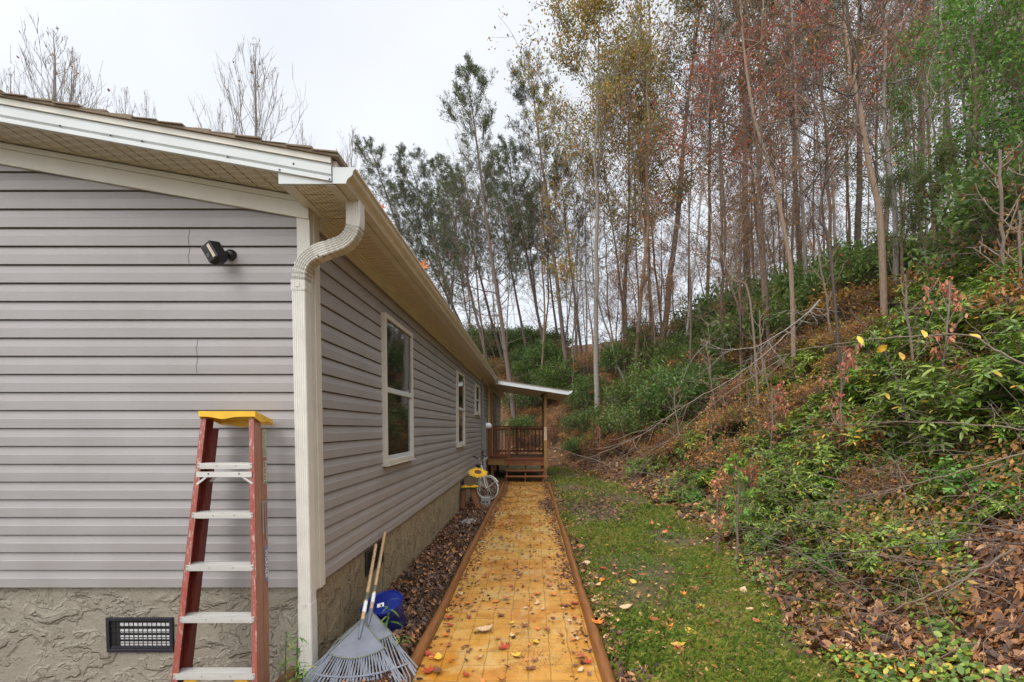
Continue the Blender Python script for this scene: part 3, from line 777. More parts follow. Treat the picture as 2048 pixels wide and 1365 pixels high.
def post(x, y, z0, z1, w, mat, nm='post', lab=None):
    f = MB(); f.box(x - w, x + w, y - w, y + w, z0, z1); f.build(nm, mat, porch, bevel=.004, label=lab)
# roof posts
pc = on_y(1090.7, 900, DY0 - .02)[0]
post(pc, DY0 - .03, -.02, Z(-.38), .047, 'post_wood'); post(pc, DY0 - .03, Z(-.38), Z(.03), .0465, 'pale_wood'); post(pc, DY0 - .03, Z(.03), Z(1.10), .047, 'post_wood')
post(pc, DY1 - .1, -.02, Z(1.10), .047, 'post_wood')
for x, y in ((-1.25, DY0 + .14), (-1.25, DY1 - .1), (.33, DY0 + .2)): post(x, y, -.02, DZ - .03, .045, 'deck_upright')
RT = Z(.015)
rp0 = on_y(976.5, 880, DY0)[0]; rp1 = on_y(1017.5, 880, DY0)[0]
post(rp0, DY0 + .06, DZ, RT + .0, .045, 'deck_upright', 'rail_post'); post(rp1, DY0 + .06, DZ, RT + .03, .045, 'deck_upright', 'rail_post')
for x in (-1.33, -.55, pc): post(x, DY1 - .06, DZ, RT + .02, .044, 'deck_upright', 'rail_post')
f = MB(); f.box(rp0 + .046, rp1 - .046, DY0 + .03, DY0 + .12, RT - .04, RT); f.box(rp0 + .046, rp1 - .046, DY0 + .05, DY0 + .09, DZ + .08, DZ + .14); f.build('handrail', 'deck_stain', porch)
f = MB(); f.box(-1.36, pc, DY1 - .13, DY1 - .01, RT + .021, RT + .06); f.box(-1.28, pc - .045, DY1 - .08, DY1 - .04, RT - .09, RT + .0); f.box(-1.28, pc - .045, DY1 - .08, DY1 - .04, DZ + .08, DZ + .15); f.build('handrail', 'deck_stain', porch)
f = MB(); f.box(pc - .03, pc + .03, DY0 + .1, DY1 - .15, RT - .04, RT); f.box(pc - .02, pc + .02, DY0 + .1, DY1 - .15, DZ + .08, DZ + .14); f.build('handrail', 'deck_stain', porch)
def bal(x, y):
    f = MB(); f.box(x - .018, x + .018, y - .018, y + .018, DZ + .05, RT - .041); f.build('baluster', 'deck_upright', porch)
n = 5
for i in range(n): bal(rp0 + .046 + (rp1 - rp0 - .09) * (i + .5) / n, DY0 + .03)
x = -1.22
while x < pc - .08: bal(x, DY1 - .10); x += .135
y = DY0 + .2
while y < DY1 - .2: bal(pc + .0, y); y += .135
# stairs
for i, (ty, tz) in enumerate(((13.40, -1.425), (13.65, -1.27), (13.90, -1.11))):
    f = MB(); x0 = -.80 if i == 0 else -.79; x1 = .50 if i == 0 else pc - .05
    f.box(x0, x1, ty, ty + .13, Z(tz) - .035, Z(tz)); f.box(x0, x1, ty + .137, ty + .262, Z(tz) - .035, Z(tz)); f.build('stair_tread', 'deck_stain', porch, bevel=.003)
for x in (-.76, -.20, .33):
    f = MB(); f.prism([(13.44, -.02), (13.44, Z(-1.47)), (14.16, DZ - .19), (14.16, DZ - .32), (13.75, -.02)], 'x', x - .02, x + .02); f.build('stringer', 'deck_upright', porch)
# lean-to roof
pt0 = on_y(995, 759.7, 13.45); pt1 = on_y(1137.8, 781.6, 13.45)
s2 = (pt0[2] - pt1[2]) / (pt1[0] - pt0[0])
shp = lambda x, y, z: (x, y, z - s2 * (x - pt0[0]))
XA, XB = pt0[0] + .012, pt1[0]
f = MB(); f.box(XA, XB, 13.45, 13.472, pt0[2] - .130, pt0[2] - .012, shp); f.build('porch_fascia', 'trim_white', porch)
f = MB(); f.box(XA, XB + .03, 13.43, 16.9, pt0[2] - .0118, pt0[2] + .004, shp); f.box(-1.05, XA - .0, 13.5, 16.9, pt0[2] - .0118, pt0[2] + .03, shp); f.build('porch_shingles', 'shingle', porch)
f = MB(); f.box(XA + .01, XB - .01, 13.473, 16.5, pt0[2] - .125, pt0[2] - .11, shp); f.box(-1.10, XA + .009, 13.473, 16.5, pt0[2] - .135, pt0[2] - .121, shp); f.build('porch_ceiling', 'soffit_plain', porch)
f = MB(); f.prism([(p + 1.1025 + XB + .001, q - 1.459 + shp(XB, 0, pt0[2])[2] - .008) for p, q in kp], 'y', 13.44, 16.9); f.build('porch_gutter', 'trim_white', porch)
f = MB(); f.box(pc - .05, pc + .05, 13.55, 16.4, Z(1.10), Z(1.10) + .09); f.build('roof_beam', 'pale_wood', porch)
f = MB(); a_ = np.array([pc - .09, DY0 - .09, Z(1.02)]); f.obox(a_, (1, 0, 0), (0, 1, 0), (0, 0, 1), (.035, .04, .035)); f.tube([a_ + (0, -.03, -.02), a_ + (-.03, -.08, -.05)], [.03, .045], 10); tag(f.build('floodlight', 'black_plastic', bevel=.004), 'small black floodlight at the top of the porch post', 'light')
f = MB(); f.tube([(pc - .055, DY0 - .05, Z(.98)), (pc - .055, DY0 - .05, Z(-.9))], .012, 6); f.build('cable_conduit', 'black_plastic', porch)

# ================================================================== STEP LADDER
lad = empty('step_ladder', (-1.75, 2.62, 0), 'folded red step ladder with yellow top cap, spattered with white paint, against the grey siding', 'ladder')
Yt, Yb = 2.700, 2.585
tR0, tR1 = on_y(497.5, 838, Yt), on_y(507.5, 838, Yt); bR0, bR1 = on_y(504.3, 1365, Yb), on_y(514.8, 1365, Yb)
tL0, tL1 = on_y(401.5, 842, Yt), on_y(411.5, 842, Yt); bL0, bL1 = on_y(341.5, 1365, Yb), on_y(354.5, 1365, Yb)
def lerp_z(a, b, z): t = (z - a[2]) / (b[2] - a[2]); return a + (b - a) * t
zt = tR0[2]; zb = -.088
def rail(a_out_t, a_in_t, a_out_b, a_in_b, name_side, outx):
    # C-channel: flange faces forward, web on the outer side
    ot, ob = lerp_z(a_out_t, a_out_b, zt), lerp_z(a_out_t, a_out_b, zb)
    it, ib = lerp_z(a_in_t, a_in_b, zt), lerp_z(a_in_t, a_in_b, zb)
    f = MB(); th = .0045
    def seg(px0, px1, py0, py1, mat):
        # corners as fractions: x between outer edge(0) and inner edge(1), y offset back
        V = []
        for o_, i_ in ((ob, ib), (ot, it)):
            w_ = i_ - o_
            for fx, fy in ((px0, py0), (px1, py0), (px1, py1), (px0, py1)): V.append(o_ + w_ * fx + np.array([0, fy, 0]))
        f.cur = mat; f.add(V, [(3, 2, 1, 0), (4, 5, 6, 7), (0, 1, 5, 4), (1, 2, 6, 5), (2, 3, 7, 6), (3, 0, 4, 7)])
    seg(0, 1, 0, th, 0)                       # front flange
    seg(0, .15, th, .068, 1)                  # web
    seg(.15, 1, .068 - th, .068, 2)           # rear flange
    for m_ in range(1): pass
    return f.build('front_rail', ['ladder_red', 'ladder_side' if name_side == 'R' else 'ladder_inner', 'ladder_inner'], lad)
rail(tR1, tR0, bR1, bR0, 'R', 1); rail(tL0, tL1, bL0, bL1, 'L', -1)
def rear(o_t, i_t, o_b, i_b, side):
    f = MB(); V = []
    y0, y1 = .076, .125
    for (o_, i_), (q0, q1) in (((lerp_z(o_t, o_b, -.088), lerp_z(i_t, i_b, -.088)), (y0, y1)), ((lerp_z(o_t, o_b, zt - .06), lerp_z(i_t, i_b, zt - .06)), (y0, y1 + .004))):
        w_ = (i_ - o_)
        V += [o_ + w_ * .05 + np.array([0, q0, 0]), o_ + w_ * .85 + np.array([0, q0, 0]), o_ + w_ * .85 + np.array([0, q1, 0]), o_ + w_ * .05 + np.array([0, q1, 0])]
    f.add(V, [(3, 2, 1, 0), (4, 5, 6, 7), (0, 1, 5, 4), (1, 2, 6, 5), (2, 3, 7, 6), (3, 0, 4, 7)])
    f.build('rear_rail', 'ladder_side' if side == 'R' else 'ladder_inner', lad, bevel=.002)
rear(tR1, tR0, bR1, bR0, 'R'); rear(tL0, tL1, bL0, bL1, 'L')
for py, thick in ((929, .030), (1028, .030), (1131, .031), (1231, .032), (1339, .032)):
    z = on_y(450, py, (Yt + Yb) / 2)[2]
    L_, R_ = lerp_z(tL0, bL0, z), lerp_z(tR1, bR1, z)
    f = MB(); x0, x1 = L_[0] + .012, R_[0] - .012; y0 = L_[1] - .004
    f.box(x0, x1, y0 + .006, y0 + .072, z - .0, z + .004)
    f.box(x0, x1, y0, y0 + .004, z - thick * 1.0, z + .004)
    for q in (.3, .5, .7): f.box(x0, x1, y0 - .0012, y0, z + .004 - (thick + .004) * q - .002, z + .004 - (thick + .004) * q)
    f.box(x0, x1, y0 + .066, y0 + .07, z - .012, z - .0002)
    st = f.build('step', 'aluminium', lad)
    f = MB()
    for xx in (x0 + .006, x1 - .006):
        for dz in (-.004, -.024): f.tube([(xx + (.0 if xx > -1.7 else 0), y0 - .005, z + dz), (xx, y0 - .0, z + dz)], .0042, 8)
    for xx in (x0 * .65 + x1 * .35, x0 * .3 + x1 * .7): f.tube([(xx, y0 - .0025, z - .012), (xx, y0 - .001, z - .012)], .004, 8)
    f.build('rivet', 'conduit', lad)
    if py == 929:
        f = MB(); zz = z - .046
        f.box(x0 - .002, x1 + .002, y0 - .010, y0 - .006, zz - .032, zz); f.build('front_brace', 'aluminium', lad)
        f = MB()
        f.bar((x0 + .055, y0 - .004, zz - .03), (x0 - .004, y0 - .004, zz - .075), .012, .004, (0, 1, 0)); f.bar((x1 - .055, y0 - .004, zz - .03), (x1 + .002, y0 - .004, zz - .07), .012, .004, (0, 1, 0))
        f.bar((x0 + .085, y0 + .06, zz - .02), (x0 + .03, y0 + .06, zz - .065), .014, .004, (0, 1, 0)); f.build('corner_brace', 'aluminium', lad)
        f = MB()
        for xx in (x0 * .78 + x1 * .22, x0 * .22 + x1 * .78): f.tube([(xx, y0 - .0125, zz - .012), (xx, y0 - .010, zz - .012)], .0045, 8)
        f.build('rivet', 'ink', lad)
    if py == 1339:
        f = MB()
        for s_, xe, xm in ((-1, x0 + .0, x0 + .125), (1, x1, x1 - .125)):
            P = [(xm + .0, y0 + .02, z - thick + .002), (xm - s_ * 0 + s_ * .05, y0 + .02, z - thick - .016), (xe - s_ * .012, y0 + .02, z - thick - .075)]
            for p, q in zip(P[:-1], P[1:]): f.bar(p, q, .036, .02, (0, 1, 0))
        f.build('knee_brace', 'ladder_yellow', lad, bevel=.003)
# top cap, sloping back because the ladder is folded
cl, cr2 = on_y(397.5, 830, Yt - .012), on_y(510.5, 826, Yt - .012)
ct = on_y(405, 823, Yt - .012)[2]
tilt = math.tan(math.radians(15))
f = MB(); N = 24; xs = np.linspace(cl[0], cr2[0], N)
def capz(y): return -(y - (Yt - .012)) * tilt
y0, y1 = Yt - .014, Yt + .168
skf = [.032 + .014 * math.exp(-((i / (N - 1) - .42) / .16) ** 2) for i in range(N)]
# top plate
f.box(xs[0] + .006, xs[-1] - .004, y0 + .001, y1 - .001, ct - .006, ct, lambda x, y, z: (x, y, z + capz(y)))
for yy0, yy1 in ((y0, y0 + .005), (y1 - .005, y1)):
    V = []; 
    for i, x in enumerate(xs):
        for yy, zz in ((yy0, ct + .0005), (yy0, ct - skf[i]), (yy1, ct - skf[i]), (yy1, ct + .0005)): V.append((x, yy, zz + capz(yy)))
    F_ = [(4 * i + a_, 4 * i + (a_ + 1) % 4, 4 * i + 4 + (a_ + 1) % 4, 4 * i + 4 + a_) for i in range(N - 1) for a_ in range(4)] + [(0, 1, 2, 3), (4 * N - 1, 4 * N - 2, 4 * N - 3, 4 * N - 4)]
    f.add(V, F_)
for xx0, xx1 in ((xs[0], xs[0] + .005), (xs[-1] - .004, xs[-1] + .001)):
    M_ = 12; V = []
    ys_ = np.linspace(y0 + .0051, y1 - .0051, M_)
    for i, yy in enumerate(ys_):
        sk = .034 + .014 * math.sin(i / (M_ - 1) * PI * 1.6 + .2) * (1 if i < 9 else .6)
        for xx, zz in ((xx0, ct + .0003), (xx0, ct - sk), (xx1, ct - sk), (xx1, ct + .0003)): V.append((xx, yy, zz + capz(yy)))
    F_ = [(4 * i + a_, 4 * i + (a_ + 1) % 4, 4 * i + 4 + (a_ + 1) % 4, 4 * i + 4 + a_) for i in range(M_ - 1) for a_ in range(4)] + [(0, 1, 2, 3), (4 * M_ - 1, 4 * M_ - 2, 4 * M_ - 3, 4 * M_ - 4)]
    f.add(V, F_)
f.build('top_cap', 'ladder_yellow', lad)
f = MB()
for yy, dz in ((y0 + .02, -.02), (y0 + .09, -.015), (y0 + .14, -.022), (y0 + .14, -.035)): f.tube([(xs[-1] + .001, yy, ct + capz(yy) + dz), (xs[-1] + .0035, yy, ct + capz(yy) + dz)], .004, 8)
f.build('rivet', 'conduit', lad)
# stickers and lettering on the right rear rail
def side_pt(py, q):      # point on the outer face of the rear rail
    z = on_y(526, py, 2.74)[2]; p = lerp_z(tR1, bR1, z); return np.array([p[0] + .0012, p[1] + .076 + q, z])
def sticker(pya, pyb, q0, q1, mat, off=0, nm='label'):
    a, b, c_, d_ = side_pt(pya, q0), side_pt(pya, q1), side_pt(pyb, q1), side_pt(pyb, q0)
    o_ = np.array([off, 0, 0]); f = MB(); f.add([p + o_ for p in (a, b, c_, d_)] + [p + o_ + np.array([.0006, 0, 0]) for p in (a, b, c_, d_)], [(0, 1, 2, 3), (4, 5, 6, 7), (0, 1, 5, 4), (1, 2, 6, 5), (2, 3, 7, 6), (3, 0, 4, 7)])
    return f.build(nm, mat, lad)
sticker(860, 916, .006, .046, 'label_cream'); sticker(923, 970, .010, .046, 'label_cream')
r2 = random.Random(3)
f = MB()
for i in range(17):
    py = 926 + i * 2.6; q0 = .013 + r2.random() * .008; q1 = q0 + r2.uniform(.006, .02)
    if i % 5 == 4: continue
    a, b, c_, d_ = side_pt(py, q0), side_pt(py, q1), side_pt(py + 1.6, q1), side_pt(py + 1.6, q0)
    o_ = np.array([.0009, 0, 0]); f.add([p + o_ for p in (a, b, c_, d_)], [(0, 1, 2, 3)])
for i in range(20):
    py = 863 + i * 2.6; q0 = .010; q1 = q0 + r2.uniform(.018, .03)
    a, b, c_, d_ = side_pt(py, q0), side_pt(py, q1), side_pt(py + .7, q1), side_pt(py + .7, q0)
    o_ = np.array([.0009, 0, 0]); f.add([p + o_ for p in (a, b, c_, d_)], [(0, 1, 2, 3)])
f.build('label_print', 'ink', lad)
sticker(1091, 1163, .010, .042, 'label_blue')
tx = bpy.data.curves.new('sticker_lettering', 'FONT'); tx.body = 'WERNER'; tx.size = .042; tx.extrude = .0003; tx.align_x = 'CENTER'; tx.align_y = 'CENTER'
tx.materials.append(M['label_white']); to = bpy.data.objects.new('sticker_lettering', tx); COL.objects.link(to)
pc_ = side_pt(1127, .026) + np.array([.0022, 0, 0]); dn = side_pt(1163, .026) - side_pt(1091, .026); dn /= np.linalg.norm(dn)
nx_ = np.array([1, 0, 0]) - dn * dn[0]; nx_ /= np.linalg.norm(nx_); upv = np.cross(nx_, dn)
mw = Matrix((( dn[0], upv[0], nx_[0], pc_[0]), (dn[1], upv[1], nx_[1], pc_[1]), (dn[2], upv[2], nx_[2], pc_[2]), (0, 0, 0, 1)))
mt_ = bpy.data.meshes.new_from_object(to); bpy.data.objects.remove(to); to = bpy.data.objects.new('sticker_lettering', mt_); COL.objects.link(to); to.parent = lad; to.matrix_parent_inverse = Matrix.Translation(-Vector(lad.location)); to.matrix_basis = mw
# spreader bars folded on the side
f = MB()
A = side_pt(1005, .0); f.bar(A + (.004, -.012, 0), A + (.004, .03, 0), .010, .006, (1, 0, 0))
f.bar(A + (.006, -.008, 0), side_pt(1066, -.008) + (.006, 0, 0), .008, .004, (1, 0, 0)); f.bar(A + (.006, .010, 0), side_pt(1080, .026) + (.006, 0, 0), .006, .004, (1, 0, 0))
f.build('spreader_bar', 'conduit', lad)

# ================================================================== RAKES
def make_rake(tip, ferr, hand, label, seed):
    tip, ferr, hand = (np.array(p, float) for p in (tip, ferr, hand))
    root = empty('leaf_rake', tuple(tip), label, 'rake', 'two grey leaf rakes leaning on the house wall')
    v = ferr - tip; L = np.linalg.norm(v); v /= L
    u = np.cross(v, np.array([0, 0, 1.])); u /= np.linalg.norm(u); u = u if u[0] > 0 else -u
    n_ = np.cross(u, v); n_ = n_ if n_[1] < 0 or n_[2] > 0 else -n_
    P = lambda a, b, c_=0: ferr + u * a - v * b + n_ * c_        # a across, b down from the ferrule
    f = MB(); NS = 14; half = .172
    pts = [(0.012, .0), (-0.012, .0)]
    arc = [(-half + 2 * half * i / NS, .225 + .055 * (1 - ((i / NS) * 2 - 1) ** 2)) for i in range(NS + 1)]
    ol = [(-.014, .0)] + arc + [(.014, .0)]
    m = len(ol); V = [P(a, b, .004) for a, b in ol] + [P(a, b, -.004) for a, b in ol]
    f.add(V, [tuple(range(m)), tuple(range(m, 2 * m))[::-1]] + [(i, (i + 1) % m, m + (i + 1) % m, m + i) for i in range(m)])
    f.build('rake_plate', 'rake_grey', root)
    f = MB()
    rim = [(.014, .0)] + [(half, .225)] ; f.tube([P(*r_, .004) for r_ in [(-.014, 0), (-half, .225)]], .0045, 6); f.tube([P(*r_, .004) for r_ in [(.014, 0), (half, .225)]], .0045, 6)
    f.tube([P(a, b, .004) for a, b in arc], .005, 6); f.build('plate_rim', 'rake_dark', root)
    f = MB(); NT = 26; r3 = random.Random(seed)
    for i in range(NT):
        q = (i / (NT - 1)) * 2 - 1
        a0, b0 = half * q * 1.0, .215 + .055 * (1 - q * q)
        a1, b1 = .335 * q, L * (.86 + .10 * (1 - q * q)); jx = r3.uniform(-.004, .004)
        Ps = [P(a0, b0, 0), P(a0 + (a1 - a0) * .5, b0 + (b1 - b0) * .5, .002), P(a1 + jx, b1 - .02, 0), P(a1 + jx, b1, -.022)]
        for p, q_ in zip(Ps[:-1], Ps[1:]): f.bar(p, q_, .0075, .006, n_)
    f.build('rake_tines', 'rake_grey', root)
    f = MB()
    # side wings outside the plate
    for s_ in (-1, 1):
        for k2 in range(3):
            o_ = k2 * .014
            f.bar(P(s_ * (.045 + o_ * .3), .055 + o_, 0), P(s_ * (.335 + o_ * .4), L * .84 - o_ * 2.2, 0), .008, .006, n_)
    st = [P(q * .285, L * (.70 + .085 * (1 - q * q)), .006) for q in np.linspace(-1, 1, 15)]
    for p, q_ in zip(st[:-1], st[1:]): f.bar(p, q_, .013, .004, n_)
    f.build('strap', 'rake_grey', root)
    hd = hand - ferr; hL = np.linalg.norm(hd); hd /= hL
    f = MB(); f.tube([ferr - hd * .135 + n_ * .010, ferr - hd * .05 + n_ * .012, ferr, ferr + hd * .03], [.006, .012, .017, .017], 12); f.build('ferrule', 'rake_grey', root, smooth=True)
    f = MB(); f.tube([ferr + hd * .02, ferr + hd * (hL - .02), hand], [.0135, .0125, .008], 12); hn = f.build('handle', 'handle_wood', root, smooth=True)
    f = MB(); f.tube([ferr + hd * .10, ferr + hd * .20], .0142, 12); f.build('handle_label', 'label_white', root)
    f = MB(); f.tube([ferr + hd * .215, ferr + hd * .285], .0143, 12); f.build('handle_grip', 'rake_dark', root)
    return root
# fronts: ferrules and handle tops measured against the wall
fe = on_y(724, 1248, 3.09); ha = on_y(752, 1089, 3.86)
make_rake(fe + (fe - ha) / np.linalg.norm(fe - ha) * .70, fe, ha, 'front grey plastic leaf rake with the shorter looking handle, overlapping the other rake', 3)
fe = on_y(741, 1226, 3.22); ha = on_y(770, 1064, 4.16)
make_rake(fe + (fe - ha) / np.linalg.norm(fe - ha) * .69, fe, ha, 'rear grey plastic leaf rake half hidden behind the other, closer to the blue bucket', 8)

# ================================================================== BUCKET
bk0 = on_y(783, 1192, 3.52); bk = empty('bucket', (bk0[0], bk0[1], .05), 'dark blue plastic bucket with its lid on, beside the foundation vent and rakes', 'bucket')
tl = math.radians(14)
TM = np.array(Matrix.Rotation(tl, 3, 'X') @ Matrix.Rotation(math.radians(-8), 3, 'Y'))
tiltf = lambda p: tuple(TM @ np.array(p))
base = np.array([bk0[0], bk0[1], bk0[2] - .36])
f = MB(); f.lathe([(.118, 0), (.122, .005), (.145, .29), (.150, .292), (.150, .31), (.146, .312), (.149, .345)], (0, 0, 0), 32, tiltf); f.v = [v + base for v in f.v]; f.build('bucket_body', 'blue_body_shaded', bk, smooth=True)
f = MB(); f.lathe([(.153, .332), (.157, .335), (.157, .352), (.153, .358), (.143, .358), (.139, .351), (.02, .351), (.0005, .351)], (0, 0, 0), 36, tiltf); f.v = [v + base for v in f.v]; lid = f.build('lid', 'blue_plastic', bk, smooth=True)
f = MB()
for i in range(28):
    a_ = 2 * PI * i / 28; c_, s_ = math.cos(a_), math.sin(a_)
    f.obox(base + TM @ np.array([c_ * .158, s_ * .158, .343]), TM @ np.array([c_, s_, 0]), TM @ np.array([-s_, c_, 0]), TM @ np.array([0, 0, 1]), (.003, .005, .008))
f.build('lid_tab', 'blue_plastic', bk)
f = MB(); f.obox(base + TM @ np.array([.0, -.03, .3518]), TM @ np.array([.95, .3, 0]), TM @ np.array([-.3, .95, 0]), TM @ np.array([0, 0, 1]), (.026, .026, .0006)); f.build('label', 'label_white', bk)
f = MB(); f.obox(base + TM @ np.array([.008, -.035, .3526]), TM @ np.array([.95, .3, 0]), TM @ np.array([-.3, .95, 0]), TM @ np.array([0, 0, 1]), (.006, .014, .0004)); f.build('label_print', 'ink', bk)

# ================================================================== BICYCLE
R_ = .268
hub = np.array(on_z(975, 1001.5, .03)) + np.array([0, 0, R_])
bike = empty('bicycle', (hub[0], hub[1], 0), 'small white garden bicycle parked against the house wall near the stairs', 'bicycle')
def wheel(c, ax, nm='wheel'):
    c = np.array(c, float); ax = np.array(ax, float); ax /= np.linalg.norm(ax)
    e1 = np.cross(ax, [0, 0, 1.]); e1 /= np.linalg.norm(e1); e2 = np.cross(e1, ax)
    w_ = empty(nm, tuple(c), None, None); w_.parent = bike; w_.matrix_parent_inverse = Matrix.Translation(-Vector(bike.location))
    ring = lambda r, n=40: [c + r * (e1 * math.cos(2 * PI * i / n) + e2 * math.sin(2 * PI * i / n)) for i in range(n + 1)]
    f = MB(); f.tube(ring(R_ - .018), .018, 8, False); sub(f, 'tyre', 'tyre_white', w_, smooth=True)
    f = MB(); f.tube(ring(R_ - .042), .008, 6, False); sub(f, 'rim', 'chrome', w_, smooth=True)
    f = MB()
    for i in range(24):
        a_ = 2 * PI * i / 24; f.tube([c + ax * (.02 if i % 2 else -.02), c + (R_ - .042) * (e1 * math.cos(a_) + e2 * math.sin(a_))], .0018, 3, False)
    sub(f, 'spokes', 'bike_white', w_)
    f = MB(); f.tube([c - ax * .045, c + ax * .045], .02, 10); sub(f, 'hub', 'chrome', w_, smooth=True)
wax = np.array([-.35, -.93, 0]); wheel(hub, wax)
wax = wax / np.linalg.norm(wax); e1 = np.cross(wax, [0, 0, 1.]); 
if e1[0] > 0: e1 = -e1                      # towards the wall
crown = hub + e1 * .10 + np.array([0, 0, R_ + .06]); head = crown + e1 * .05 + np.array([0, 0, .16])
bd = np.array([-.25, .97, 0])               # frame runs back along the wall
rearhub = np.array([max(hub[0] - .35, WX + .16), hub[1] + .95, R_ + .02]); wheel(rearhub, (1, .2, 0))
f = MB()
for s_ in (-1, 1): f.tube([hub + wax * .045 * s_, hub + wax * .045 * s_ + e1 * .04 + np.array([0, 0, .12]), crown + wax * .035 * s_], .011, 8)
f.tube([crown + wax * .04, crown - wax * .04], .012, 8); f.build('fork', 'bike_white', bike, smooth=True)
seat = rearhub + np.array([0.0, -.25, .42]); bb = (hub + rearhub) / 2 + np.array([-.05, .05, -.02])
f = MB(); f.tube([head, crown + np.array([0, .02, .02])], .018, 8); f.tube([head + (0, .02, -.03), seat - (0, 0, .12)], .014, 8); f.tube([crown + (0, .03, .05), bb], .016, 8); f.tube([bb, seat - (0, 0, .05)], .014, 8)
for s_ in (-1, 1): f.tube([bb + (.03 * s_, 0, 0), rearhub + (.05 * s_, 0, 0)], .009, 6); f.tube([seat + (.02 * s_, 0, -.12), rearhub + (.05 * s_, 0, 0)], .008, 6)
f.build('frame', 'bike_white', bike, smooth=True)
arc = [hub + (R_ + .018) * (e1 * math.cos(t) + np.array([0, 0, 1]) * math.sin(t)) for t in np.linspace(math.radians(20), math.radians(150), 16)]
f = MB()
for p, q in zip(arc[:-1], arc[1:]): f.bar(p, q, .045, .004, (p + q) / 2 - hub)
for s_ in (-1, 1): f.tube([hub + wax * .05 * s_, arc[-2] + wax * .02 * s_], .004, 5); f.tube([hub + wax * .05 * s_, arc[1] + wax * .02 * s_], .004, 5)
f.build('mudguard', 'bike_white', bike)
hb = head + np.array([0, 0, .10])
f = MB(); f.tube([head, hb], .012, 8); f.tube([hb + wax * .2 - e1 * .05 + (0, 0, .06), hb + wax * .1, hb - wax * .1, hb - wax * .2 - e1 * .05 + (0, 0, .06)], .011, 8); f.build('handlebar', 'chrome', bike, smooth=True)
f = MB()
for s_ in (-1, 1): f.tube([hb + wax * .2 * s_ - e1 * .05 + (0, 0, .06), hb + wax * .23 * s_ + e1 * .08 + (0, 0, .12)], .016, 8)
f.build('grip', 'rubber', bike, smooth=True)
f = MB(); f.lathe([(.02, -.02), (.09, 0), (.10, .03), (.06, .05), (.01, .055)], (0, 0, 0), 16, lambda p: (p[0] * .8, p[1] * 1.25, p[2])); f.v = [v + seat for v in f.v]; f.build('saddle', 'rubber', bike, smooth=True)
f = MB(); f.tube([bb + (.05, 0, 0), bb + (.09, .02, -.13)], .008, 6); f.tube([bb - (.05, 0, 0), bb + (-.09, -.02, .13)], .008, 6); f.lathe([(.07, -.003), (.07, .003)], (0, 0, 0), 20, lambda p: (p[2], p[0], p[1])); f.v[-1] = f.v[-1] + bb + (.05, 0, 0); f.build('crank', 'chrome', bike)

# ================================================================== SUNFLOWER STOOL, ORNAMENT, BLOCK
def sunflower(f1, f2, c, nrm, r, seed):
    r3 = random.Random(seed); c = np.array(c, float); nrm = np.array(nrm, float); nrm /= np.linalg.norm(nrm)
    a_ = np.cross(nrm, [0, 1, .1]); a_ /= np.linalg.norm(a_); b_ = np.cross(nrm, a_)
    for ring_, (ln, wd, up_) in enumerate(((r, r * .20, .004), (r * .85, r * .18, .012))):
        for i in range(16):
            t = 2 * PI * (i + ring_ * .5) / 16 + r3.uniform(-.05, .05); d_ = a_ * math.cos(t) + b_ * math.sin(t); s_ = np.cross(nrm, d_)
            l2 = ln * r3.uniform(.9, 1.05)
            q = [c + d_ * r * .25, c + d_ * l2 * .6 + s_ * wd, c + d_ * l2, c + d_ * l2 * .6 - s_ * wd]
            hh_ = [nrm * (up_ + .006), nrm * (up_ + .010), nrm * (up_ - .004), nrm * (up_ + .010)]
            top = [p + h_ for p, h_ in zip(q, hh_)]; bot = [p - nrm * .004 for p in top]
            f1.add(top + bot, [(0, 1, 2, 3), (7, 6, 5, 4), (0, 4, 5, 1), (1, 5, 6, 2), (2, 6, 7, 3), (3, 7, 4, 0)])
    f2.lathe([(r * .36, .010), (r * .34, .026), (r * .2, .03), (.001, .028)], (0, 0, 0), 18, lambda p: tuple(c + a_ * p[0] + b_ * p[1] + nrm * p[2]))
sy = 8.85; sc2 = on_y(939, 972, sy); 
st = empty('stool', (sc2[0], sy, 0), 'little wooden stool with a green top and a flat painted yellow sunflower', 'stool')
xl, xr = on_y(913, 975, sy)[0], on_y(952, 975, sy)[0]
xl = max(xl, WX + .03)
f = MB(); f.box(xl, xr, sy - .17, sy + .17, sc2[2] - .035, sc2[2] - .015); f.build('seat', 'board_green', st, bevel=.003)
f1, f2 = MB(), MB(); sunflower(f1, f2, ((xl + xr) / 2 + .02, sy, sc2[2] - .014), (0, 0, 1), .19, 1); f1.build('sunflower_petals', 'sunflower_yellow', st); f2.build('sunflower_centre', 'sunflower_brown', st)
l0 = on_y(943, 977, sy - .1); l1 = on_z(957, 1023, .04)
f = MB(); f.bar((l0[0], sy - .08, l0[2] - .01), (l1[0], sy - .18, .0), .085, .035, (0, 1, 0)); f.build('leg', 'stool_wood', st)
f = MB(); f.bar((xl + .06, sy - .08, sc2[2] - .036), (xl + .03, sy - .08, .0), .07, .035, (0, 1, 0)); f.build('leg', 'stool_wood', st)
f = MB(); f.bar((l0[0], sy + .12, l0[2] - .01), (l1[0] - .02, sy + .16, .0), .085, .035, (0, 1, 0)); f.build('leg', 'stool_wood', st)
f = MB(); f.box(xl + .03, l0[0], sy - .02, sy + .02, sc2[2] - .07, sc2[2] - .036); f.build('stretcher', 'stool_wood', st)
so = on_y(956, 946, 9.3)
orn = empty('sunflower_ornament', (so[0], so[1], 0), 'yellow sunflower garden ornament on a stem in front of the white bicycle', 'ornament')
f1, f2 = MB(), MB(); sunflower(f1, f2, so, (.12, -.42, .9), .215, 5); f1.build('petals', 'sunflower_yellow', orn); f2.build('flower_centre', 'sunflower_brown', orn)
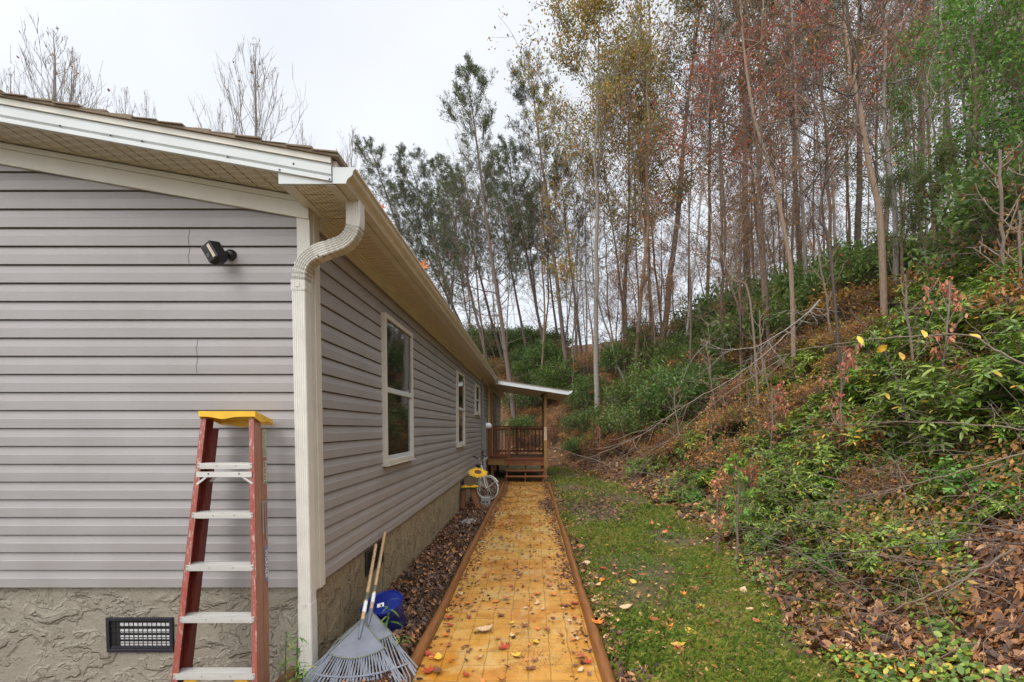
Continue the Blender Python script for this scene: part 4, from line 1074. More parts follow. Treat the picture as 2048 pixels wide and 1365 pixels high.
f = MB(); f.tube([so - (0, 0, .01), so + (-.03, .03, -.3), (so[0], so[1] + .02, -.02)], .008, 6); f.build('stem', 'board_green', orn)
f = MB(); lf = np.array([so[0], so[1], so[2] - .07]); f.add([lf, lf + (.08, -.03, .03), lf + (.20, -.02, .02), lf + (.09, .03, .0)], [(0, 1, 2, 3)]); f.add([lf, lf + (-.08, -.03, .03), lf + (-.18, -.02, -.02), lf + (-.09, .03, .0)], [(0, 1, 2, 3)]); f.build('leaf', 'board_green', orn)
cb = on_z(970.5, 1011, .03)
f = MB(); f.box(cb[0] - .09, cb[0] + .09, cb[1], cb[1] + .16, .0, .185); blk = f.build('concrete_block', 'concrete', bevel=.006); tag(blk, 'grey concrete block with two dark slots, on the mulch in front of the bicycle wheel', 'block')
f = MB(); 
for s_ in (-1, 1): f.box(cb[0] + s_ * .035 - .025, cb[0] + s_ * .035 + .025, cb[1] - .002, cb[1] + .01, .08, .105)
sl_ = f.build('slot', 'dark', None); sl_.parent = blk
fs = on_z(938, 1045, .02); f = MB(); f.lathe([(.14, -.03), (.15, .0), (.12, .03), (.05, .045), (.001, .04)], (0, 0, 0), 14, lambda p: (p[0] * 1.1 + .012 * math.sin(p[1] * 40), p[1] * 1.4, p[2])); f.v = [v + fs for v in f.v]
tag(f.build('flat_stone', 'stone', smooth=True), 'flat grey stone half buried in the mulch bed by the stucco base', 'stone')

# ================================================================== VEGETATION TOOLS
def polys_mesh(polys, name, mat, sides=(7, 5, 4, 3)):
    """polys: (points, radii, level) tapering tubes joined into one wood mesh"""
    Vs, Fs, n = [], [], 0
    for P, R, lv in polys:
        V, F_ = tube_arrays(np.asarray(P, float), np.asarray(R, float), sides[min(lv, len(sides) - 1)])
        Vs.append(V); Fs.append(F_ + n); n += len(V)
    return np_mesh(name, np.concatenate(Vs), np.concatenate(Fs), mat, smooth=True)
def unit(v): return v / (np.linalg.norm(v, axis=-1, keepdims=True) + 1e-9)
def leaf_quads(C_, D, N, L, W, rg, lift=0):
    """diamond leaves: centre-base C_, direction D, face normal N, length L, width W (arrays)"""
    D = unit(D); S_ = unit(np.cross(N, D)); Nn = np.cross(D, S_)
    L = np.asarray(L)[:, None]; W = np.asarray(W)[:, None]
    V = np.stack([C_, C_ + D * L * .5 + S_ * W * .5 + Nn * lift * W, C_ + D * L, C_ + D * L * .5 - S_ * W * .5 + Nn * lift * W], 1)
    return V.reshape(-1, 3), np.arange(len(C_) * 4).reshape(-1, 4)
def leaf_hex(C_, D, N, L, W, droop=.15, fold=.12):
    """elliptical folded leaf of 6 + mid points -> 4 quads"""
    D = unit(D); S_ = unit(np.cross(N, D)); Nn = np.cross(D, S_)
    L = np.asarray(L)[:, None]; W = np.asarray(W)[:, None]
    def p(t, s_, z): return C_ + D * L * t + S_ * W * s_ + Nn * (z * W) - Nn * droop * L * t * t
    V = np.stack([p(0, 0, 0), p(.32, .46, fold), p(.7, .40, fold), p(1, 0, 0), p(.7, -.40, fold), p(.32, -.46, fold), p(.32, 0, 0), p(.7, 0, 0)], 1)
    b = np.arange(len(C_))[:, None] * 8
    F_ = np.concatenate([b + np.array([[0, 1, 6, 6]]) * 0 + np.array([[0, 6, 1, 1]]) * 0 + np.array([[0, 1, 2, 7]]) * 0 + np.array([[6, 1, 2, 7]]), b + np.array([[6, 7, 4, 5]])], 0)
    T = np.concatenate([b + np.array([[0, 1, 6]]), b + np.array([[0, 6, 5]]), b + np.array([[7, 2, 3]]), b + np.array([[7, 3, 4]])], 0)
    # all as triangles so that the mesh stays uniform
    Q = F_; tri = np.concatenate([Q[:, [0, 1, 2]], Q[:, [0, 2, 3]], T], 0)
    own = np.concatenate([np.tile(np.arange(len(C_)), 2)] * 2 + [np.tile(np.arange(len(C_)), 4)])
    return V.reshape(-1, 3), tri, own
def rdir(rg, n): return unit(rg.normal(size=(n, 3)))
def grow(rg, H, r0, cs=.4, nb=26, blen=.28, elev=35, sub=5, twig=4, wob_=.012, lean=0, shape='round', tiers=False, curve=.25, fork=0, tw=1.0, sp=.55, k0=.25):
    """trunk, limbs, boughs, twigs. returns polylines and leaf anchor points"""
    polys, anch, adir = [], [], []
    n = 15; t = np.linspace(0, 1, n)
    tr = np.stack([np.cumsum(rg.normal(0, wob_ * H / n * 3, n)) * 1.0 + lean * H * t ** 1.5, np.cumsum(rg.normal(0, wob_ * H / n * 3, n)), t * H], -1); tr[0, :2] = 0; tr[0, 2] = -.5
    rad = r0 * (1 - t) ** .75 + .012; rad[0] = r0 * 1.15
    polys.append((tr, rad, 0))
    def at(q): return np.array([np.interp(q, t, tr[:, i]) for i in range(3)])
    for b in range(nb):
        q = cs + (1 - cs) * ((b + rg.random()) / nb) ** .9; q = min(q, .985)
        rel = (q - cs) / (1 - cs)
        prof_ = {'round': math.sin(PI * min(.97, .18 + rel * .82)) ** .7, 'cone': (1 - rel) ** .8 + .08, 'up': .55 + .45 * math.sin(PI * rel), 'plume': .80 * (1 - rel) ** .5 + .10, 'fan': (1 - rel) * .95 + .05, 'top': .35 + .65 * rel if rel < .8 else 1 - (rel - .8) * 3}[shape]
        L = blen * H * prof_ * rg.uniform(.7, 1.15)
        az = rg.uniform(0, 2 * PI) if not tiers else b * 2.4 + rg.normal(0, .3)
        e = math.radians(elev + rg.normal(0, 9) + 18 * rel)
        d = np.array([math.cos(az) * math.cos(e), math.sin(az) * math.cos(e), math.sin(e)])
        p = at(q); m = 6; P = [p]; dd = d.copy()
        for i in range(m - 1):
            dd = dd + np.array([0, 0, curve]) * .35 + rg.normal(0, .10, 3); dd /= np.linalg.norm(dd); P.append(P[-1] + dd * L / (m - 1))
        P = np.array(P); rb = max(.008, r0 * .34 * (1 - q * .75) * (L / (blen * H) * .5 + .5)); polys.append((P, np.linspace(rb, .006, m), 1))
        for s_ in range(max(2, int(round(sub * (.3 + .7 * min(1, L / (blen * H))))))):
            k2 = rg.uniform(k0, 1); i0 = k2 * (m - 1); j0 = int(min(i0, m - 2)); p2 = P[j0] + (P[j0 + 1] - P[j0]) * (i0 - j0)
            d2 = unit(unit(P[j0 + 1] - P[j0]) + rg.normal(0, sp, 3) + np.array([0, 0, curve * .5])); L2 = L * rg.uniform(.25, .5) * (1.15 - k2 * .4)
            P2 = [p2, p2 + d2 * L2 * .5 + rg.normal(0, .03, 3) * L2, p2 + unit(d2 + rg.normal(0, .25, 3) + np.array([0, 0, curve * .4])) * L2]; P2 = np.array(P2)
            polys.append((P2, np.array([rb * .42 + .003 * tw, rb * .25 + .003 * tw, .003 * tw]), 2))
            anch += [P2[1], P2[2]]; adir += [d2, d2]
            for w_ in range(twig):
                f_ = rg.uniform(.3, 1); p3 = P2[0] + (P2[2] - P2[0]) * f_; d3 = unit(d2 + rg.normal(0, sp * 1.1, 3) + np.array([0, 0, curve * .4])); L3 = L2 * rg.uniform(.3, .6)
                polys.append((np.array([p3, p3 + d3 * L3 * .5, p3 + d3 * L3 + rg.normal(0, .04, 3) * L3]), np.array([.0045, .0035, .0025]) * (1 + r0 * 2) * tw, 3))
                anch.append(p3 + d3 * L3); adir.append(d3)
        anch.append(P[-1]); adir.append(dd)
    return polys, np.array(anch), np.array(adir), tr
def leafy(rg, anch, adir, per, size, spread, name, mat, keep=1.0, aspect=.6, flat=.3, clump=.35):
    """leaf clusters round the anchors; light and dark clumps through lv"""
    k2 = rg.random(len(anch)) < keep; A = anch[k2]; D0 = adir[k2]
    if len(A) == 0: A = anch[:1]; D0 = adir[:1]
    idx = np.repeat(np.arange(len(A)), per); n = len(idx)
    C_ = A[idx] + rg.normal(0, spread, (n, 3)) - D0[idx] * (rg.random((n, 1)) * spread * 1.5)
    D = unit(D0[idx] * .5 + rdir(rg, n) + np.array([0, 0, -.25]))
    N = unit(rdir(rg, n) * (1 - flat) + np.array([0, 0, flat * 2]))
    L = size * rg.uniform(.6, 1.25, n)
    V, F_ = leaf_quads(C_, D, N, L, L * aspect, rg)
    base = rg.random(len(A))[idx]
    lv = np.clip(base * clump + rg.random(n) * (1 - clump), 0, 1)
    return np_mesh(name, V, F_, mat, lv)
def needles(rg, anch, adir, per, ln, wd, spread, name, mat):
    idx = np.repeat(np.arange(len(anch)), per); n = len(idx)
    C_ = anch[idx] + rg.normal(0, spread, (n, 3)); D = unit(adir[idx] * .7 + rdir(rg, n) * .8 + np.array([0, 0, .25])); N = rdir(rg, n)
    L = ln * rg.uniform(.6, 1.2, n); V, F_ = leaf_quads(C_, D, N, L, np.full(n, wd), rg)
    lv = np.clip(rg.random(len(anch))[idx] * .6 + rg.random(n) * .4, 0, 1)
    return np_mesh(name, V, F_, mat, lv)
PROTO = {}
def proto(key, name, wood, wmat, crown=None, crown_name='crown', height=1.0):
    PROTO[key] = (name, polys_mesh(wood, 'trunk', wmat), crown, crown_name, height)
def put(key, x, y, sz, rotz, label, cat, group, lean=(0, 0), sxy=None, wood_name='trunk', zoff=0):
    name, wm, cm_, cn_, h = PROTO[key]
    r = bpy.data.objects.new(name, None); COL.objects.link(r); r.empty_display_size = .2
    r.location = (x, y, float(ground_h(x, y)) - .05 + zoff); r.rotation_euler = (lean[1], lean[0], rotz) if not (lean[0] or lean[1]) else (0, 0, 0)
    if lean[0] or lean[1]:
        r.rotation_euler = (Matrix.Rotation(lean[0], 3, 'Y') @ Matrix.Rotation(lean[1], 3, 'X') @ Matrix.Rotation(rotz, 3, 'Z')).to_euler()
    s_ = sxy or sz; r.scale = (s_, s_, sz)
    link(wm, wood_name, r)
    if cm_ is not None: link(cm_, cn_, r)
    return tag(r, label, cat, group)
def put_px(key, xb, Y, xt, yt, label, cat='tree', group=None, rotz=None, wide=1.0, **k2):
    """tree at distance Y: foot seen at column xb, tip seen at (xt, yt)"""
    x = (xb - CX) / FPX * Y; g = float(ground_h(x, Y)) - .05
    tip = on_y(xt, yt, Y); H = math.hypot(tip[2] - g, tip[0] - x); ang = math.atan2(tip[0] - x, tip[2] - g)
    s_ = H / PROTO[key][4]
    return put(key, x, Y, s_, random.Random(int(xb * 7 + xt)).uniform(0, 6.28) if rotz is None else rotz, label, cat, group, lean=(ang, 0), sxy=s_ * wide, **k2)

# ------------------------------------------------------------------ prototypes
def np_rg(s): return np.random.default_rng(s)
for i in range(3):                                   # airy pines
    rg = np_rg(10 + i); H = 18
    P, A, D, tr = grow(rg, H, .13, cs=.32 + .07 * i, nb=(48, 42, 46)[i], blen=.22, elev=14, sub=8, twig=4, wob_=.008, shape='plume', tiers=True, curve=.50, tw=1.4, k0=.32, sp=.5)
    dead = []
    for q in np.linspace(.12, .42, 16):              # dead stubs below the crown
        p = np.array([np.interp(q, np.linspace(0, 1, 15), tr[:, c_]) for c_ in range(3)]); az = rg.uniform(0, 6.28); L = rg.uniform(.5, 1.6)
        d = np.array([math.cos(az), math.sin(az), .15]); dead.append((np.array([p, p + d * L * .6, p + d * L + (0, 0, -.1)]), np.array([.018, .010, .004]), 2))
    cm_ = needles(rg, A, D, 13, .17, .026, .055, 'crown', 'pine_needles')
    proto('pine%d' % i, 'pine_tree', P + dead, 'bark_pine', cm_, 'crown', H)
for i in range(2):                                   # olive and orange oaks
    rg = np_rg(20 + i); H = 18
    P, A, D, tr = grow(rg, H, .13, cs=.34, nb=40, blen=.26, elev=28, sub=8, twig=5, wob_=.016, shape='round', tw=1.6)
    proto('oak%d' % i, 'oak_tree', P, 'bark_grey' if i == 0 else 'bark_brown', leafy(rg, A, D, 14, .13, .20, 'crown', 'oak_leaves', keep=.66, clump=.6), 'crown', H)
for i in range(2):                                   # red and rust crowns
    rg = np_rg(30 + i); H = 14
    P, A, D, tr = grow(rg, H, .075, cs=.40, nb=28, blen=.30, elev=25, sub=7, twig=4, wob_=.018, shape='round', tw=1.6)
    proto('red%d' % i, 'maple_tree', P, 'bark_brown', leafy(rg, A, D, 9, .115, .18, 'crown', 'red_leaves', keep=.30, clump=.7), 'crown', H)
    rg = np_rg(35 + i)
    P, A, D, tr = grow(rg, H, .07, cs=.25, nb=28, blen=.28, elev=26, sub=6, twig=4, wob_=.018, shape='round', tw=1.6)
    proto('rust%d' % i, 'beech_tree', P, 'bark_brown', leafy(rg, A, D, 8, .11, .18, 'crown', 'rust_leaves', keep=.34, clump=.6), 'crown', H)
for i in range(5):                                   # slender bare trees
    rg = np_rg(40 + i); H = 17
    P, A, D, tr = grow(rg, H, (.06, .085, .11, .06, .08)[i], cs=(.4, .3, .3, .5, .2)[i], nb=(24, 28, 28, 20, 30)[i], blen=(.17, .20, .22, .16, .22)[i], elev=(42, 36, 30, 46, 30)[i], sub=6, twig=4, wob_=(.012, .016, .022, .008, .03)[i], shape='up', curve=.28, tw=1.25)
    proto('bare%d' % i, 'bare_tree', P, ('bark_grey', 'bark_brown', 'bark_grey', 'bark_pale', 'bark_tan')[i], leafy(rg, A, D, 3, .10, .10, 'leaves', 'rust_leaves', keep=.14), 'leaves', H)
for i in range(2):                                   # poplars seen over the roof
    rg = np_rg(50 + i); H = 24
    P, A, D, tr = grow(rg, H, .16, cs=.42, nb=36, blen=.36, elev=(54, 48)[i], sub=7, twig=3, wob_=(.003, .008)[i], shape='fan', curve=.55, tw=1.5, sp=.20)
    proto('poplar%d' % i, 'poplar_tree', P, 'bark_grey', leafy(rg, A, D, 1, .20, .04, 'leaves', 'dry_leaves', keep=.035), 'leaves', H)
for i in range(2):                                   # holly-like evergreens, near right
    rg = np_rg(60 + i); H = 7
    P, A, D, tr = grow(rg, H, .07, cs=.30, nb=30, blen=.26, elev=22, sub=8, twig=5, wob_=.012, shape='round')
    proto('holly%d' % i, 'holly_tree', P, 'bark_tan', leafy(rg, A, D, 9, .085, .12, 'crown', 'holly_leaves' if i == 0 else 'laurel_leaves', keep=(.68, .6)[i], aspect=.5, clump=.5), 'crown', H)
def bush(key, name, seed, rad, hgt, nst, mat, leaf, per, asp, near, wood='twig'):
    """many-stemmed shrub: stems fan out, whorls of leaves at their ends"""
    rg = np_rg(seed); polys, tips, dirs = [], [], []
    for s_ in range(nst):
        az = rg.uniform(0, 6.28); rr = rad * rg.uniform(.15, 1) ** .7; hh = hgt * math.sqrt(max(.05, 1 - (rr / rad) ** 2 * .75)) * rg.uniform(.55, 1.05)
        e_ = np.array([math.cos(az) * rr, math.sin(az) * rr, hh]); b = np.array([math.cos(az), math.sin(az), 0]) * rg.uniform(0, .2) * rad
        P = np.array([b + (0, 0, -.1), b * .6 + e_ * .35 + (0, 0, .1 * hgt), b * .2 + e_ * .75 + rg.normal(0, .04, 3), e_]); polys.append((P, np.array([.014, .010, .007, .004]) * (rad * .6 + .4), 2))
        tips.append(e_); dirs.append(unit(P[-1] - P[-2]))
        for j in range(4):
            f_ = rg.uniform(.35, .95); p = P[1] + (P[3] - P[1]) * f_; d = unit(dirs[-1] + rg.normal(0, .7, 3)); q = p + d * rg.uniform(.12, .35) * rad * .7
            polys.append((np.array([p, (p + q) / 2 + (0, 0, -.01), q]), np.array([.005, .004, .003]), 3)); tips.append(q); dirs.append(d)
    T = np.array(tips); Dr = np.array(dirs); idx = np.repeat(np.arange(len(T)), per); n = len(idx)
    if near:
        w = np.tile(np.arange(per), len(T)) * 2 * PI / per + rg.uniform(0, 6.28, len(T))[idx] + rg.normal(0, .2, n)
        ax = unit(Dr[idx] * .5 + np.array([0, 0, .8])); e1 = unit(np.cross(ax, np.array([.3, .9, .2]))); e2 = np.cross(ax, e1)
        out_ = e1 * np.cos(w)[:, None] + e2 * np.sin(w)[:, None]
        D = unit(out_ + ax * rg.uniform(-.35, .5, n)[:, None]); L = leaf * rg.uniform(.65, 1.2, n)
        V, F_, own = leaf_hex(T[idx] + out_ * .008 - ax * (rg.random((n, 1)) * .05), D, ax + rg.normal(0, .15, (n, 3)), L, L * asp, .18, .10)
        lv = np.clip(rg.random(len(T))[idx] * .45 + rg.random(n) * .55, 0, 1)[own]
        me_ = np_mesh('foliage', V, F_, mat, lv)
    else:
        C_ = T[idx] + rg.normal(0, leaf * .9, (n, 3)); D = unit(Dr[idx] + rdir(rg, n)); L = leaf * rg.uniform(.6, 1.25, n)
        V, F_ = leaf_quads(C_, D, unit(rdir(rg, n) + np.array([0, 0, .8])), L, L * asp, rg)
        me_ = np_mesh('foliage', V, F_, mat, np.clip(rg.random(len(T))[idx] * .5 + rg.random(n) * .5, 0, 1))
    PROTO[key] = (name, polys_mesh(polys, 'stems', wood), me_, 'foliage', hgt)
bush('rhodo0', 'rhododendron_bush', 70, .75, .95, 46, 'rhodo_leaves', .135, 7, .30, True)
bush('rhodo1', 'rhododendron_bush', 71, .95, .75, 50, 'rhodo_leaves', .12, 7, .32, True)
bush('rhodo2', 'rhododendron_bush', 72, .60, 1.15, 36, 'rhodo_leaves', .15, 7, .28, True)
bush('small0', 'leafy_shrub', 73, .55, .55, 38, 'holly_leaves', .065, 7, .52, True)
bush('laurel0', 'laurel_shrub', 74, 1.25, 1.9, 95, 'laurel_leaves', .12, 11, .42, False)
bush('laurel1', 'laurel_shrub', 75, 1.5, 1.5, 95, 'laurel_leaves', .12, 11, .42, False)
bush('dry0', 'dry_shrub', 76, .7, .8, 60, 'dry_leaves', .07, 4, .4, False)
bush('dry1', 'dry_shrub', 77, .9, 1.0, 60, 'rust_leaves', .08, 5, .45, False)
def fern(key, seed, mat, n_fr, L):
    rg = np_rg(seed); polys, Cs, Ds, Ls, Ns = [], [], [], [], []
    for i in range(n_fr):
        az = 2 * PI * i / n_fr + rg.normal(0, .25); e = rg.uniform(.5, 1.1); d = np.array([math.cos(az), math.sin(az), 0]); s_ = np.array([-math.sin(az), math.cos(az), 0]); l = L * rg.uniform(.7, 1.1)
        t = np.linspace(0, 1, 9); P = d * (t * l * math.cos(e * .6))[:, None] + np.array([0, 0, 1.]) * (l * (t * math.sin(e) - t ** 2 * math.sin(e) * .8))[:, None]
        polys.append((P, np.linspace(.004, .001, 9), 3))
        for q in np.linspace(.12, .98, 20):
            p = np.array([np.interp(q, t, P[:, c_]) for c_ in range(3)]); w_ = l * .20 * math.sin(PI * (q * .85 + .12))
            for sg in (-1, 1): Cs.append(p); Ds.append(s_ * sg + d * .35); Ls.append(w_); Ns.append((0, 0, 1))
    Ls = np.array(Ls); V, F_ = leaf_quads(np.array(Cs), np.array(Ds), np.array(Ns, float), Ls, Ls * .30, rg)
    PROTO[key] = ('fern', polys_mesh(polys, 'stalks', 'twig'), np_mesh('fronds', V, F_, mat, rg.random(len(F_))), 'fronds', L)
fern('fern0', 80, 'fern_leaves', 9, .42); fern('fern1', 81, 'dry_leaves', 10, .45)
def sapling(key, seed, mat, H, leaf, nl, wmat='twig'):
    rg = np_rg(seed); P, A, D, tr = grow(rg, H, .006, cs=.25, nb=9, blen=.30, elev=35, sub=2, twig=1, wob_=.03, shape='round')
    A2 = A[rg.random(len(A)) < .8]; idx = np.repeat(np.arange(len(A2)), nl); n = len(idx)
    V, F_, own = leaf_hex(A2[idx] + rg.normal(0, .02, (n, 3)), unit(rdir(rg, n) + np.array([0, 0, -.6])), rdir(rg, n) + np.array([0, 0, 1.]), leaf * rg.uniform(.7, 1.2, n), leaf * .5 * rg.uniform(.8, 1.1, n), .3, .1)
    PROTO[key] = ('sapling', polys_mesh(P, 'stem', wmat), np_mesh('leaves', V, F_, mat, rg.random(n)[own]), 'leaves', H)
sapling('sap0', 90, 'coral_leaves', 1.6, .075, 3); sapling('sap1', 91, 'coral_leaves', 1.4, .065, 3); sapling('sap2', 92, 'holly_leaves', 1.3, .08, 4); sapling('twiggy', 93, 'dry_leaves', 1.8, .06, 1)

# ------------------------------------------------------------------ trees placed from the photograph
put_px('pine0', 1030, 24, 930, 140, 'tall dark pine leaning left, its tip the highest of the pines above the gutter', group=None, wide=.95)
put_px('pine1', 1140, 25, 1066, 145, 'tall dark pine leaning left, directly right of the highest leaning pine', group=None)
PN = 'smaller dark pines crowded between the gutter and the tall leaning pines'
for xb, Y, xt, yt, k_ in ((905, 30, 742, 300, 2), (948, 31, 815, 315, 1), (985, 29, 872, 325, 0), (1010, 32, 905, 350, 2), (1060, 30, 985, 350, 1), (1100, 28, 1010, 300, 2), (1165, 28, 1120, 330, 0), (1090, 33, 1050, 410, 2), (965, 34, 790, 370, 0), (930, 33, 850, 400, 1), (1120, 33, 1075, 380, 0)):
    put_px('pine%d' % k_, xb, Y, xt, yt, 'smaller slanting dark pine in the row behind the house gutter', group=PN)
put_px('oak0', 1195, 20, 1185, 10, 'tall oak with olive and orange leaves on a pale trunk, left edge of the wood', group=None, wide=.9)
put_px('oak1', 1310, 22, 1395, -120, 'large olive brown oak reaching out of the top of the picture beside open sky', group=None, wide=1.0)
put_px('oak1', 1250, 23, 1262, 120, 'slim olive oak between the pale trunked oak and the large brown oak', group=None, wide=.85)
put_px('pine1', 1490, 22, 1480, -160, 'massive dark olive pine crown reaching out at the top of the picture behind red leaves', wide=1.2)
put_px('pine2', 1700, 24, 1715, -200, 'dark pine behind the tan forked trunk at the upper right', wide=1.1)
put_px('oak0', 1600, 24, 1580, -200, 'brown oak behind the red maples, top out of view', wide=.9)
for i, (xb, Y, xt, yt, k_, lab) in enumerate((
    (1440, 14, 1425, 130, 'red0', 'red leaved maple just right of the large olive oak'),
    (1540, 12.5, 1520, 40, 'red1', 'brightest red maple, in the middle of the wooded slope'),
    (1650, 12, 1640, 0, 'red0', 'tall thin red maple left of the tan forked trunk'),
    (1385, 15, 1375, 320, 'rust1', 'rusty orange beech low in front of the large olive oak'),
    (1480, 13, 1470, 400, 'rust0', 'short rusty beech under the brightest red maple'),
    (1230, 24, 1245, 480, 'rust0', 'small rusty beech beyond the pale trunked oak'),
    (1590, 20, 1600, 330, 'rust1', 'rusty beech among bare stems behind the curved tan trunk'),
    (1320, 26, 1330, 420, 'red1', 'dull red maple far back between the bare trunks'),
    (1800, 20, 1790, 200, 'rust0', 'rusty beech behind the bright green holly'),
    (1750, 19, 1760, 60, 'oak1', 'olive oak between the tan forked trunk and the holly'),
    (1960, 18, 1960, -100, 'oak0', 'olive oak rising behind the laurels at the right edge'))):
    put_px(k_, xb, Y, xt, yt, lab, group=None)
PB = 'bare poplar tops showing above the house roof'
for xb, Y, xt, yt, k_, w_, lab in ((520, 36, 515, 88, 0, 1.05, 'bare poplar with a pointed top rising above the middle of the roof'), (100, 34, 108, 62, 1, 1.25, 'widest bare poplar top, at the far left above the roof'), (120, 36, 140, 110, 0, .9, 'second bare stem inside the far left poplar clump'),
    (20, 38, 25, 150, 0, .8, 'small bare poplar top at the very left edge'), (250, 40, 250, 178, 1, .7, 'small bare poplar top right of the far left clump'), (290, 40, 291, 192, 0, .6, 'thin bare poplar tip beside another small one above the roof'), (608, 42, 606, 250, 0, .6, 'small bare poplar tip right of the pointed poplar'),
    (700, 40, 705, 258, 1, .9, 'faint bare poplar top just above the gutter corner'), (440, 42, 440, 205, 1, .6, 'thin bare crown left of the pointed poplar')):
    put_px('poplar%d' % k_, xb, Y, xt, yt, lab, group=None, wide=w_)
# slender bare trunks all over the slope
rp = random.Random(77)
BG = 'slender bare trees on the wooded slope'
def zone(px):
    return ('behind the gutter' if px < 1080 else 'above the porch roof' if px < 1180 else 'near the pale trunked oak' if px < 1330 else 'below the red maples' if px < 1560 else 'around the tan forked trunk' if px < 1780 else 'behind the holly and laurels')
kinds = ('grey', 'brown', 'crooked grey', 'pale straight', 'tan crooked')
used = []
n_ = 0
while n_ < 92:
    px = rp.uniform(880, 2120); Y = rp.uniform(15, 42) if px < 1500 else rp.uniform(13, 34)
    x = (px - CX) / FPX * Y
    if float(foot_dist(x, Y)) < 2.5: continue
    if any(abs(x - a_) + abs(Y - b_) < .8 for a_, b_ in used): continue
    used.append((x, Y)); k_ = rp.choice((0, 1, 2, 3, 4, 0, 1, 1))
    top = rp.uniform(12, 20) * (1.0 if px > 1250 else .72) * (.9 if Y < 20 else 1)
    s_ = top / 17
    lab = 'slender bare tree with %s bark %s' % (kinds[k_], zone(px))
    put('bare%d' % k_, x, Y, s_, rp.uniform(0, 6.28), lab, 'tree', lab.replace('slender bare tree', 'bare trees'), lean=(rp.gauss(-.04, .06), rp.gauss(0, .04)), sxy=s_ * rp.uniform(.65, .95))
    n_ += 1
for nkey, cnt, sd, sc0, pxr, yr in (('rust0', 14, 31, (.28, .46), (1180, 1900), (14, 30)), ('rust1', 12, 32, (.28, .48), (1000, 1800), (17, 32)), ('bare4', 14, 33, (.22, .38), (1000, 2000), (13, 30)), ('bare2', 12, 34, (.25, .40), (950, 1700), (17, 32))):
    ru = random.Random(sd); c_ = 0
    while c_ < cnt:
        px = ru.uniform(*pxr); Y = ru.uniform(*yr); x = (px - CX) / FPX * Y
        if float(foot_dist(x, Y)) < 3.2: continue
        s_ = ru.uniform(*sc0); rusty = nkey.startswith('rust')
        lab = ('low rust leaved understory tree ' if rusty else 'low twiggy bare understory tree ') + zone(px)
        put(nkey, x, Y, s_, ru.uniform(0, 6.28), lab, 'tree', ('understory trees, rusty, ' if rusty else 'understory trees, bare, ') + zone(px), lean=(ru.gauss(-.08, .12), ru.gauss(0, .08)), sxy=s_ * 1.35); c_ += 1
# three nearer trees with tan crooked trunks, built one by one
def px_tree(name, pts, Y, r0, seed, mat, label, nb=14, leafmat_=None, keep=.09):
    P = np.array([on_y(a_, b_, Y + i * .05) for i, (a_, b_) in enumerate(pts)]); P[0][2] = float(ground_h(P[0][0], P[0][1])) - .3
    P = cr(P, 4); m = len(P); R_ = np.linspace(r0, r0 * .35, m); rg = np_rg(seed)
    polys = [(P, R_, 0)]; A, D = [], []
    for b in range(nb):
        q = rg.uniform(.3, 1); i0 = int(q * (m - 2)); p = P[i0]; az = rg.uniform(0, 6.28); d = unit(np.array([math.cos(az), math.sin(az) * .7, rg.uniform(.0, .9)])); L = rg.uniform(.8, 2.4)
        B = [p]
        for i in range(6): d = unit(d + rg.normal(0, .22, 3) + np.array([0, 0, .08])); B.append(B[-1] + d * L / 6)
        B = np.array(B); polys.append((B, np.linspace(r0 * .26, .006, 7), 1))
        for s_ in range(7):
            j = rg.integers(1, 6); d2 = unit(d + rg.normal(0, .8, 3)); L2 = rg.uniform(.3, .9)
            B2 = np.array([B[j], B[j] + d2 * L2 * .5 + rg.normal(0, .04, 3), B[j] + d2 * L2 + rg.normal(0, .08, 3)]); polys.append((B2, np.array([.008, .006, .003]), 2)); A.append(B2[-1]); D.append(d2)
            for w_ in range(3):
                d3 = unit(d2 + rg.normal(0, .6, 3)); q3 = B2[1] + d3 * rg.uniform(.15, .45); polys.append((np.array([B2[1], (B2[1] + q3) / 2, q3]), np.array([.004, .003, .002]), 3)); A.append(q3); D.append(d3)
    r = empty(name, tuple(P[0] * np.array([1, 1, 0]) + np.array([0, 0, P[0][2] + .3])), label, 'tree')
    inv = Matrix.Translation(-Vector(r.location))
    o_ = link(polys_mesh(polys, 'trunk', mat, (9, 6, 4, 3)), 'trunk', r); o_.matrix_parent_inverse = inv
    o_ = link(leafy(rg, np.array(A), np.array(D), 2, .07, .05, 'leaves', leafmat_ or 'rust_leaves', keep=keep), 'leaves', r); o_.matrix_parent_inverse = inv
    return r
px_tree('crooked_tree', [(1592, 660), (1583, 560), (1572, 480), (1556, 400), (1538, 330), (1512, 250), (1497, 170), (1486, 80), (1478, -40)], 10.5, .052, 1, 'bark_tan', 'curved tan trunk with rough bark standing left of the forked tan trunk')
px_tree('crooked_tree', [(1775, 540), (1760, 440), (1738, 330), (1722, 230), (1705, 150), (1692, 70), (1680, -60)], 9.5, .068, 2, 'bark_tan', 'forked tan trunk with drooping dark boughs, in the upper right')
px_tree('crooked_tree', [(1795, 520), (1790, 430), (1778, 330), (1768, 200), (1772, 60), (1770, -80)], 10.5, .06, 3, 'bark_grey', 'straight grey trunk close behind the forked tan trunk', 8)
px_tree('crooked_tree', [(1945, 430), (1940, 330), (1945, 220), (1950, 100), (1955, -60)], 10, .07, 4, 'bark_grey', 'grey trunk wrapped in laurel leaves near the right edge', 8, 'laurel_leaves', .8)
px_tree('crooked_tree', [(1530, 640), (1500, 600), (1465, 560), (1440, 500), (1420, 430), (1405, 350)], 9, .022, 5, 'twig', 'thin dark arching stem left of the curved tan trunk', 10)
px_tree('crooked_tree', [(1700, 560), (1660, 500), (1640, 440), (1655, 350), (1700, 290), (1720, 170), (1700, 60), (1670, -20)], 7.5, .024, 6, 'twig_dark', 'thin black crooked stem crossing in front of the forked tan trunk', 8)
